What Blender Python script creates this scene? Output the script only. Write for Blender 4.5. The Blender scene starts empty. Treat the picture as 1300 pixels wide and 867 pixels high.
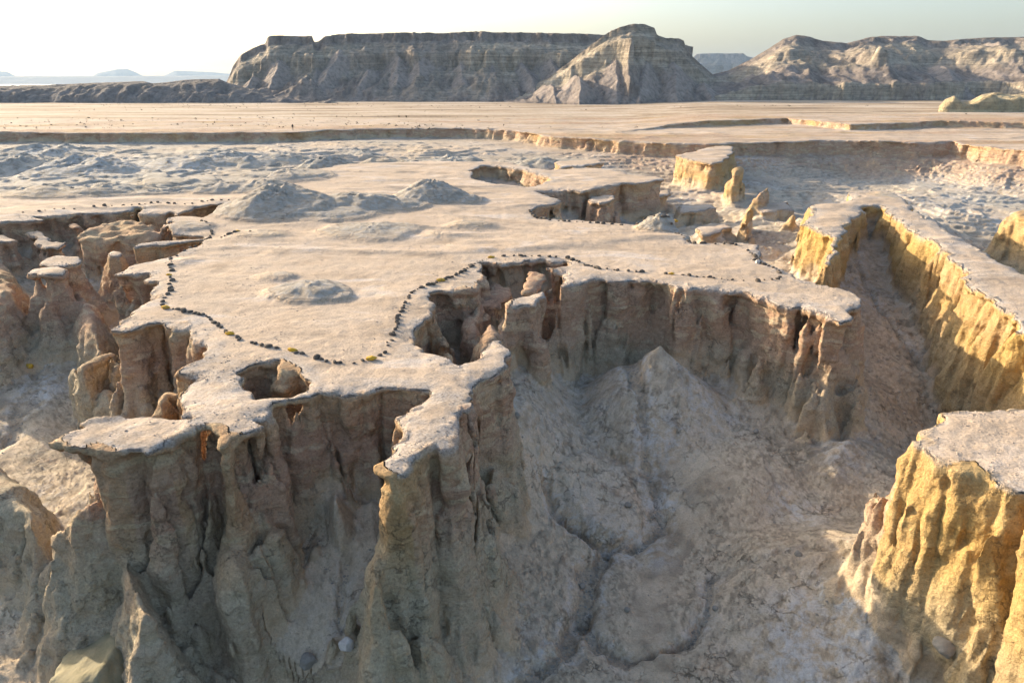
import bpy, math, random
import numpy as np

C = bpy.context.scene.collection
R = math.radians
random.seed(7)

# ------------------------------------------------------------------ camera
CAM_H, PITCH, FPX = 13.0, 20.9, 867.0          # metres, degrees, focal length in photo pixels
cam = bpy.data.cameras.new('camera')
cam.lens = FPX / 1300 * 36
cam.sensor_width = 36
cam.clip_start = 0.5
cam.clip_end = 120000
camo = bpy.data.objects.new('camera', cam)
C.objects.link(camo)
camo.location = (0, 0, CAM_H)
camo.rotation_euler = (R(90 - PITCH), 0, 0)
sc = bpy.context.scene
sc.camera = camo

# ------------------------------------------------------------------ light
SUN_EL, SUN_AZ = 16.0, -52.0                    # azimuth from straight ahead, minus is left
world = bpy.data.worlds.new('World')
sc.world = world
world.use_nodes = True
wn = world.node_tree.nodes
sky = wn.new('ShaderNodeTexSky')
sky.sky_type = 'NISHITA'
sky.sun_disc = False
sky.sun_elevation = R(SUN_EL)
sky.sun_rotation = R(SUN_AZ)
sky.air_density = 1.0
sky.dust_density = 3.8
sky.ozone_density = 1.0
wn['Background'].inputs['Strength'].default_value = 0.15
tint = wn.new('ShaderNodeMix')                  # the whole sky a little bluer
tint.data_type = 'RGBA'; tint.blend_type = 'MULTIPLY'
tint.inputs[0].default_value = 1.0
tint.inputs[7].default_value = (0.95, 1.0, 1.09, 1)
world.node_tree.links.new(sky.outputs['Color'], tint.inputs[6])
world.node_tree.links.new(tint.outputs[2], wn['Background'].inputs['Color'])
sl = bpy.data.lights.new('sun', 'SUN')
sl.energy = 4.5
sl.angle = R(0.6)
sl.color = (1.0, 0.82, 0.60)
so = bpy.data.objects.new('sun', sl)
C.objects.link(so)
sd = (math.sin(R(SUN_AZ)) * math.cos(R(SUN_EL)), math.cos(R(SUN_AZ)) * math.cos(R(SUN_EL)), math.sin(R(SUN_EL)))
from mathutils import Vector
so.rotation_euler = Vector(sd).to_track_quat('Z', 'Y').to_euler()
sc.view_settings.view_transform = 'Standard'
sc.view_settings.look = 'None'
sc.view_settings.gamma = 1.0
sc.view_settings.exposure = 1.12
sc.cycles.adaptive_threshold = 0.006
sc.cycles.use_denoising = True
sc.cycles.sample_clamp_indirect = 3.0
sc.cycles.max_bounces = 5
sc.cycles.diffuse_bounces = 4

# ------------------------------------------------------------------ helpers
cp, sp = math.cos(R(PITCH)), math.sin(R(PITCH))

def P(px, py, z=0.0):
    """a direction through the photo, met with the level z"""
    dx = (px - 650) / FPX
    dn = (py - 433.5) / FPX
    fw = cp - dn * sp
    dz = -(sp + dn * cp)
    t = (z - CAM_H) / dz
    return (dx * t, fw * t)

def at_dist(px, py, dist):
    """point on the vertical wall at forward distance dist"""
    dx = (px - 650) / FPX
    dn = (py - 433.5) / FPX
    fw = cp - dn * sp
    dz = -(sp + dn * cp)
    t = dist / fw
    return (dx * t, dist, CAM_H + dz * t)

rng = np.random.default_rng(11)
TAB = rng.random((64, 64, 64)).astype(np.float32) * 2 - 1
TABF = TAB.ravel()

def vn(x, y, z):
    """value noise, -1..1"""
    x = np.asarray(x, np.float32); y = np.asarray(y, np.float32); z = np.asarray(z, np.float32)
    x, y, z = np.broadcast_arrays(x, y, z)
    xi = np.floor(x).astype(np.int32); yi = np.floor(y).astype(np.int32); zi = np.floor(z).astype(np.int32)
    fx = x - xi; fy = y - yi; fz = z - zi
    fx = fx * fx * (3 - 2 * fx); fy = fy * fy * (3 - 2 * fy); fz = fz * fz * (3 - 2 * fz)
    x0 = (xi & 63) << 12; x1 = ((xi + 1) & 63) << 12
    y0 = (yi & 63) << 6; y1 = ((yi + 1) & 63) << 6
    z0 = zi & 63; z1 = (zi + 1) & 63
    a = TABF[x0 + y0 + z0]; b = TABF[x1 + y0 + z0]; a = a + (b - a) * fx
    c = TABF[x0 + y1 + z0]; b = TABF[x1 + y1 + z0]; c = c + (b - c) * fx
    a = a + (c - a) * fy
    d = TABF[x0 + y0 + z1]; b = TABF[x1 + y0 + z1]; d = d + (b - d) * fx
    c = TABF[x0 + y1 + z1]; b = TABF[x1 + y1 + z1]; c = c + (b - c) * fx
    d = d + (c - d) * fy
    return a + (d - a) * fz

def fbm2(x, y, f, octv=4, seed=0.0, gain=0.5):
    s = 0; a = 1.0; c, q = math.cos(0.6), math.sin(0.6)
    X, Y = x * f, y * f
    for i in range(octv):
        s = s + a * vn(X + seed * 7.3 + i * 11.7, Y + seed * 3.1 - i * 5.3, seed * 1.37 + i * 3.1)
        X, Y = (X * c - Y * q) * 2.03, (X * q + Y * c) * 2.03
        a *= gain
    return s

def ridge2(x, y, f, octv=4, seed=0.0, gain=0.55):
    s = 0; a = 1.0; c, q = math.cos(0.8), math.sin(0.8)
    X, Y = x * f, y * f
    for i in range(octv):
        s = s + a * (1 - 2 * np.abs(vn(X + seed * 5.3 + i * 9.7, Y - seed * 2.1 + i * 6.1, seed + i * 2.3)))
        X, Y = (X * c - Y * q) * 2.05, (X * q + Y * c) * 2.05
        a *= gain
    return s

def sstep(a, b, x):
    t = np.clip((x - a) / (b - a), 0, 1)
    return t * t * (3 - 2 * t)

def seg_dist(x, y, ax, ay, bx, by):
    vx, vy = bx - ax, by - ay
    L = vx * vx + vy * vy + 1e-9
    t = np.clip(((x - ax) * vx + (y - ay) * vy) / L, 0, 1)
    return np.hypot(x - ax - t * vx, y - ay - t * vy), t

def poly_sdf(x, y, pts):
    """distance to the outline, positive inside"""
    d = np.full(x.shape, 1e9, np.float32)
    ins = np.zeros(x.shape, bool)
    n = len(pts)
    for i in range(n):
        ax, ay = pts[i]; bx, by = pts[(i + 1) % n]
        dd, _ = seg_dist(x, y, ax, ay, bx, by)
        d = np.minimum(d, dd)
        if ay != by:
            cr = ((ay > y) != (by > y)) & (x < (bx - ax) * (y - ay) / (by - ay) + ax)
            ins ^= cr
    return np.where(ins, d, -d)

def line_dist(x, y, pts):
    d = np.full(x.shape, 1e9, np.float32)
    for (ax, ay), (bx, by) in zip(pts[:-1], pts[1:]):
        dd, _ = seg_dist(x, y, ax, ay, bx, by)
        d = np.minimum(d, dd)
    return d

def smax(a, b, k):
    h = np.maximum(k - np.abs(a - b), 0) / k
    return np.maximum(a, b) + h * h * k * 0.25

def smin(a, b, k):
    return -smax(-a, -b, k)

# ------------------------------------------------------------------ materials
def nodes_of(name):
    m = bpy.data.materials.new(name)
    m.use_nodes = True
    nt = m.node_tree
    b = nt.nodes['Principled BSDF']
    b.inputs['Specular IOR Level'].default_value = 0.15
    b.inputs['Roughness'].default_value = 0.95
    return m, nt, b

def N(nt, typ, **kw):
    n = nt.nodes.new(typ)
    for k, v in kw.items():
        if k in n.inputs.keys():
            n.inputs[k].default_value = v
        else:
            setattr(n, k, v)
    return n

def mixc(nt, fac, a, b, mode='MIX'):
    n = nt.nodes.new('ShaderNodeMix')
    n.data_type = 'RGBA'
    n.blend_type = mode
    for i, v in ((0, fac), (6, a), (7, b)):
        if isinstance(v, (int, float)):
            n.inputs[i].default_value = v
        elif isinstance(v, tuple):
            n.inputs[i].default_value = (*v, 1)
        else:
            nt.links.new(v, n.inputs[i])
    return n.outputs[2]

def math_(nt, op, a, b=None, c=None, clamp=False):
    n = nt.nodes.new('ShaderNodeMath')
    n.operation = op
    n.use_clamp = clamp
    for i, v in enumerate((a, b, c)):
        if v is None:
            continue
        if isinstance(v, (int, float)):
            n.inputs[i].default_value = v
        else:
            nt.links.new(v, n.inputs[i])
    return n.outputs[0]

def ramp(nt, src, stops):
    n = nt.nodes.new('ShaderNodeValToRGB')
    el = n.color_ramp.elements
    while len(el) < len(stops):
        el.new(0.5)
    for e, (p, c) in zip(el, stops):
        e.position = p
        e.color = (*c, 1) if isinstance(c, tuple) else (c, c, c, 1)
    nt.links.new(src, n.inputs[0])
    return n.outputs[0]

def noise(nt, vec, scale, detail=4, rough=0.55, dist=0.0):
    n = N(nt, 'ShaderNodeTexNoise')
    n.inputs['Scale'].default_value = scale
    n.inputs['Detail'].default_value = detail
    n.inputs['Roughness'].default_value = rough
    n.inputs['Distortion'].default_value = dist
    if vec is not None:
        nt.links.new(vec, n.inputs['Vector'])
    return n.outputs[0]

def scaled(nt, vec, s):
    n = N(nt, 'ShaderNodeVectorMath', operation='MULTIPLY')
    nt.links.new(vec, n.inputs[0])
    n.inputs[1].default_value = s
    return n.outputs[0]

def bump(nt, hgt, strength, dist, prev=None):
    n = N(nt, 'ShaderNodeBump')
    n.inputs['Strength'].default_value = strength
    n.inputs['Distance'].default_value = dist
    nt.links.new(hgt, n.inputs['Height'])
    if prev is not None:
        nt.links.new(prev, n.inputs['Normal'])
    return n.outputs[0]

def terrain_material():
    m, nt, b = nodes_of('badland_rock')
    pos = N(nt, 'ShaderNodeNewGeometry').outputs['Position']
    at = N(nt, 'ShaderNodeAttribute', attribute_name='masks')
    sep = N(nt, 'ShaderNodeSeparateColor')
    nt.links.new(at.outputs['Color'], sep.inputs[0])
    top, floorm, crust = sep.outputs[0], sep.outputs[1], sep.outputs[2]
    at2 = N(nt, 'ShaderNodeAttribute', attribute_name='masks_b')
    sep2 = N(nt, 'ShaderNodeSeparateColor')
    nt.links.new(at2.outputs['Color'], sep2.inputs[0])
    ochre, salt, band = sep2.outputs[0], sep2.outputs[1], sep2.outputs[2]
    at3 = N(nt, 'ShaderNodeAttribute', attribute_name='masks_c')
    sep3 = N(nt, 'ShaderNodeSeparateColor')
    nt.links.new(at3.outputs['Color'], sep3.inputs[0])
    streak, wet, marl = sep3.outputs[0], sep3.outputs[1], sep3.outputs[2]
    n1 = noise(nt, pos, 0.35, 5, 0.6)
    n2 = noise(nt, pos, 1.7, 6, 0.62, 0.4)
    n3 = noise(nt, pos, 9.0, 5, 0.65)
    n4 = noise(nt, pos, 34.0, 3, 0.6)
    strat = noise(nt, scaled(nt, pos, (0.45, 0.45, 1.5)), 1.0, 6, 0.62, 0.6)
    # walls: pink-brown to ochre beds
    wall = ramp(nt, strat, [(0.28, (0.31, 0.195, 0.118)), (0.40, (0.48, 0.325, 0.215)), (0.50, (0.38, 0.240, 0.155)),
                            (0.60, (0.52, 0.395, 0.26)), (0.75, (0.36, 0.265, 0.175))])
    wall = mixc(nt, ochre, wall, (0.46, 0.30, 0.100))
    wall = mixc(nt, math_(nt, 'MULTIPLY', band, ramp(nt, n1, [(0.35, 0.55), (0.65, 1.0)])), wall, (0.44, 0.380, 0.265))
    # floor: grey-green silt with tan washes
    fl = ramp(nt, n1, [(0.3, (0.39, 0.305, 0.205)), (0.45, (0.51, 0.400, 0.270)), (0.58, (0.44, 0.368, 0.26)), (0.7, (0.52, 0.385, 0.255))])
    fl = mixc(nt, ramp(nt, n2, [(0.40, 0.0), (0.66, 0.6)]), fl, (0.54, 0.42, 0.285))
    fl = mixc(nt, ramp(nt, n2, [(0.28, 0.35), (0.42, 0.0)]), fl, (0.23, 0.190, 0.14))
    fl = mixc(nt, marl, fl, (0.36, 0.345, 0.30))
    fl = mixc(nt, 1.0, fl, ramp(nt, streak, [(0.15, (0.68, 0.66, 0.64)), (0.45, (0.97, 0.95, 0.92)), (0.6, (1.04, 1.02, 1.0)), (0.9, (1.22, 1.2, 1.18))]), 'MULTIPLY')
    fl = mixc(nt, math_(nt, 'MULTIPLY', wet, 0.5), fl, (0.20, 0.150, 0.100))
    tp = ramp(nt, n1, [(0.3, (0.455, 0.345, 0.24)), (0.5, (0.54, 0.42, 0.305)), (0.7, (0.50, 0.40, 0.30))])
    tp = mixc(nt, ramp(nt, n2, [(0.5, 0.0), (0.72, 0.6)]), tp, (0.40, 0.31, 0.225))
    crc = ramp(nt, n3, [(0.3, (0.29, 0.255, 0.22)), (0.6, (0.44, 0.40, 0.355))])
    stk = noise(nt, scaled(nt, pos, (0.10, 0.22, 0.1)), 1.0, 6, 0.68, 0.8)
    tp = mixc(nt, 1.0, tp, ramp(nt, stk, [(0.30, 0.64), (0.44, 0.93), (0.55, 1.0), (0.68, 1.24)]), 'MULTIPLY')
    tp = mixc(nt, ramp(nt, stk, [(0.56, 0.0), (0.66, 0.75)]), tp, (0.53, 0.475, 0.42))
    col = mixc(nt, floorm, wall, fl)
    col = mixc(nt, top, col, tp)
    col = mixc(nt, math_(nt, 'MULTIPLY', crust, ramp(nt, n2, [(0.35, 0.25), (0.65, 0.85)])), col, crc)
    sm = math_(nt, 'MULTIPLY', salt, ramp(nt, n2, [(0.42, 0.0), (0.60, 1.0)]))
    col = mixc(nt, sm, col, (0.55, 0.54, 0.51))
    # speckle
    col = mixc(nt, math_(nt, 'SUBTRACT', 1.0, math_(nt, 'MULTIPLY', floorm, 0.4)), col, ramp(nt, n3, [(0.28, 0.52), (0.45, 0.95), (0.56, 1.02), (0.72, 1.30)]), 'MULTIPLY')
    col = mixc(nt, 0.8, col, ramp(nt, n4, [(0.3, 0.72), (0.5, 1.0), (0.72, 1.18)]), 'MULTIPLY')
    # dry cracks
    vor = N(nt, 'ShaderNodeTexVoronoi', feature='DISTANCE_TO_EDGE')
    vor.inputs['Scale'].default_value = 0.55
    wv = N(nt, 'ShaderNodeVectorMath', operation='ADD')
    nn = N(nt, 'ShaderNodeTexNoise'); nn.inputs['Scale'].default_value = 0.9; nn.inputs['Detail'].default_value = 6
    nn.inputs['Roughness'].default_value = 0.65
    nt.links.new(pos, nn.inputs['Vector'])
    sc3 = N(nt, 'ShaderNodeVectorMath', operation='SCALE'); sc3.inputs['Scale'].default_value = 2.6
    nt.links.new(nn.outputs['Color'], sc3.inputs[0])
    nt.links.new(pos, wv.inputs[0]); nt.links.new(sc3.outputs[0], wv.inputs[1])
    nt.links.new(wv.outputs[0], vor.inputs['Vector'])
    crack = ramp(nt, vor.outputs['Distance'], [(0.0, 1.0), (0.022, 0.0)])
    notop = math_(nt, 'SUBTRACT', 1.0, top)
    crk = math_(nt, 'MULTIPLY', math_(nt, 'MULTIPLY', crack, notop), ramp(nt, n1, [(0.47, 0.0), (0.60, 1.0)]))
    col = mixc(nt, math_(nt, 'MULTIPLY', crk, 0.6), col, (0.09, 0.07, 0.05))
    nt.links.new(col, b.inputs['Base Color'])
    # relief
    crack_h = math_(nt, 'SUBTRACT', 1.0, crk)
    rough_ = math_(nt, 'SUBTRACT', 1.0, math_(nt, 'MAXIMUM', math_(nt, 'MULTIPLY', top, 0.72), math_(nt, 'MULTIPLY', floorm, 0.4)))
    h2 = math_(nt, 'MULTIPLY', n2, rough_)
    h3 = math_(nt, 'MULTIPLY', n3, rough_)
    bn = bump(nt, math_(nt, 'MULTIPLY', strat, rough_), 0.6, 0.2)
    bn = bump(nt, h2, 0.85, 0.30, bn)
    bn = bump(nt, crack_h, 0.8, 0.09, bn)
    bn = bump(nt, h3, 0.9, 0.08, bn)
    bn = bump(nt, n4, 0.7, 0.015, bn)
    nt.links.new(bn, b.inputs['Normal'])
    return m

# ------------------------------------------------------------------ mesh builder
def mesh_np(name, v, q, mat, attrs=None, smooth=True, tri=False, normals=None):
    me = bpy.data.meshes.new(name)
    k = q.shape[1]
    me.vertices.add(len(v)); me.loops.add(q.size); me.polygons.add(len(q))
    me.vertices.foreach_set('co', v.astype(np.float32).ravel())
    me.loops.foreach_set('vertex_index', q.astype(np.int32).ravel())
    me.polygons.foreach_set('loop_start', np.arange(0, q.size, k, dtype=np.int32))
    me.polygons.foreach_set('use_smooth', np.full(len(q), smooth, bool))
    me.update(calc_edges=True)
    for an, arr in (attrs or {}).items():
        a = me.color_attributes.new(an, 'FLOAT_COLOR', 'POINT')
        c4 = np.ones((len(v), 4), np.float32); c4[:, :3] = arr
        a.data.foreach_set('color', c4.ravel())
    if normals is not None:
        me.normals_split_custom_set_from_vertices(normals.astype(np.float32).tolist())
    if mat:
        me.materials.append(mat)
    return me

def link(name, me, parent=None, **props):
    o = bpy.data.objects.new(name, me)
    C.objects.link(o)
    if parent:
        o.parent = parent
    for k, v in props.items():
        o[k] = v
    return o

# ================================================================== the canyon land
# warped grid: x = u (y + CX), y = exp(v) - CY ; finer near, coarser far
SCALE = 0.82
CX, CY = 7.0, 5.0
U0, U1 = -0.88, 0.88
Y0, Y1 = 13.0, 262.0
NU = int(860 * SCALE)
DV = 0.0036 / SCALE
NV = int((math.log(Y1 + CY) - math.log(Y0 + CY)) / DV)
DZ = 0.10 / SCALE
ZB, ZT = -13.0, 5.0
NZ = int((ZT - ZB) / DZ)

def warp_xy(i, j):                     # i along u, j along v
    y = np.exp(math.log(Y0 + CY) + j * DV) - CY
    x = (U0 + (U1 - U0) * i / (NU - 1)) * (y + CX)
    return x, y

jj, ii = np.meshgrid(np.arange(NV, dtype=np.float32), np.arange(NU, dtype=np.float32), indexing='ij')
GX, GY = warp_xy(ii, jj)
GX = GX.astype(np.float32); GY = GY.astype(np.float32)

def px_poly(pts, z=0.0):
    return [P(a, b, z) for a, b in pts]

# ---- outlines of the tablelands, traced along their rims
PLATEAU = [(-260, 292), (-60, 287), (0, 284), (40, 281), (66, 281), (52, 276), (90, 273), (120, 271), (158, 268), (184, 263),
 (176, 268), (165, 272), (190, 270), (222, 268), (221, 272), (262, 262), (297, 259), (292, 265), (270, 271), (262, 276), (232, 275), (214, 280),
 (207, 287), (210, 297), (235, 299), (256, 301), (215, 304), (166, 310), (170, 313), (235, 308), (258, 305), (240, 315), (222, 322), (190, 329), (160, 337),
 (146, 344), (152, 350), (188, 346), (180, 354), (178, 359), (190, 362), (189, 366), (183, 372), (192, 378), (166, 394),
 (152, 410), (137, 421), (161, 422), (188, 412), (225, 410), (244, 421), (261, 435), (255, 446), (246, 455), (225, 468),
 (216, 474), (251, 475), (237, 490), (223, 499), (217, 518), (234, 529), (209, 533), (188, 528), (149, 526), (103, 532),
 (59, 559), (73, 567), (126, 573), (188, 574), (209, 562), (253, 548), (292, 559), (312, 550), (334, 540), (330, 530),
 (351, 513), (420, 497), (448, 498), (501, 495), (534, 494), (531, 505), (519, 512), (505, 528), (504, 558), (494, 572), (467, 592),
 (470, 600), (512, 598), (519, 581), (574, 558), (577, 542), (604, 508), (604, 492), (600, 487), (637, 471), (654, 444),
 (642, 430), (625, 428), (605, 451), (584, 463), (578, 453), (536, 446), (529, 432), (528, 421), (543, 406), (554, 384), (550, 372),
 (580, 368), (612, 367), (615, 362), (612, 357), (620, 350), (613, 340), (614, 333), (640, 334), (680, 329), (718, 330),
 (721, 333), (700, 337), (670, 341), (700, 342), (716, 343), (723, 351), (712, 358), (680, 370), (648, 379), (641, 385), (645, 389), (684, 388),
 (686, 377), (712, 362), (761, 353), (803, 354), (835, 357), (867, 361), (875, 365), (913, 367), (971, 378), (981, 385), (1019, 388),
 (1048, 398), (1061, 409), (1093, 407), (1089, 395), (1094, 381), (1088, 369), (1054, 362), (1017, 351), (995, 341), (972, 330), (966, 319),
 (961, 309), (932, 307), (903, 307), (880, 307), (865, 296), (853, 290), (815, 285), (795, 282), (739, 278), (687, 277), (675, 266),
 (700, 259), (713, 256), (700, 250), (681, 242), (719, 240), (739, 243), (769, 237), (815, 233), (849, 228), (843, 224), (800, 220), (772, 214),
 (740, 212), (700, 216), (672, 212), (650, 206), (600, 206), (540, 204), (480, 206), (430, 210), (390, 216), (340, 228), (300, 240), (200, 246), (80, 248), (-60, 247), (-260, 246)]
HOLE1 = [(307, 472), (320, 462), (346, 458), (350, 468), (381, 476), (381, 492), (366, 501), (330, 501), (311, 488)]
HOLE2 = [(598, 216), (625, 210), (660, 214), (690, 222), (700, 230), (668, 237), (635, 234), (610, 228)]
RIDGE = [(1029, 267), (1030, 262), (1059, 259), (1078, 256), (1080, 245), (1096, 241), (1128, 241), (1150, 253), (1157, 267),
 (1197, 289), (1226, 306), (1300, 346), (1380, 385), (1400, 440), (1330, 440), (1300, 417), (1288, 400), (1251, 376), (1216, 352), (1226, 345), (1197, 319),
 (1152, 287), (1123, 269), (1113, 262), (1095, 263), (1088, 274), (1076, 289), (1066, 301), (1062, 320), (1055, 340), (1050, 345), (1054, 320), (1058, 303), (1043, 296), (1022, 286),
 (1019, 280), (1032, 273)]
OUTCROP = [(1163, 547), (1190, 538), (1190, 522), (1222, 519), (1300, 515), (1420, 520), (1480, 600), (1480, 760), (1380, 700), (1300, 622),
 (1252, 605), (1209, 592), (1176, 577), (1165, 563)]
RIM = [(-900, 178), (-400, 174), (0, 168), (200, 169), (372, 168), (420, 165), (520, 163), (600, 163), (650, 166), (700, 173), (760, 177), (830, 181), (900, 183),
 (960, 181), (1000, 180), (1046, 178), (1120, 180), (1161, 181), (1208, 180), (1231, 184), (1300, 191), (1420, 200), (1700, 210), (2300, 215),
 (2300, 135), (-900, 135)]
UPPER = [(700, 150), (780, 161), (850, 155), (930, 153), (1000, 150), (1081, 158), (1134, 157), (1198, 154), (1300, 156), (1500, 160), (2300, 160), (2300, 128), (700, 128)]
BLOCK = [(855, 197), (874, 193), (909, 185), (932, 186), (932, 195), (923, 205), (903, 207), (868, 201)]

def disc(cx, cy, rx, ry, n=10, jit=0.15, seed=1):
    r = random.Random(seed)
    return [(cx + rx * math.cos(2 * math.pi * k / n) * (1 + r.uniform(-jit, jit)),
             cy + ry * math.sin(2 * math.pi * k / n) * (1 + r.uniform(-jit, jit))) for k in range(n)]

# name, outline px, top level, crust thickness, undercut, batter, flute amount, rounding, owner
class Form:
    def __init__(s, name, pts, zt=0.0, tc=0.28, u=0.12, b=0.13, a=1.0, rnd=0.17, holes=(), reach=5.0, warp=1.0, flare=0.0, dome=0.0, k=0.45):
        s.name, s.zt, s.tc, s.u, s.b, s.a, s.rnd, s.reach, s.warp, s.flare, s.dome, s.k = name, zt, tc, u, b, a, rnd, reach, warp, flare, dome, k
        s.poly = px_poly(pts, zt)
        s.holes = [px_poly(h, zt) for h in holes]

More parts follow.
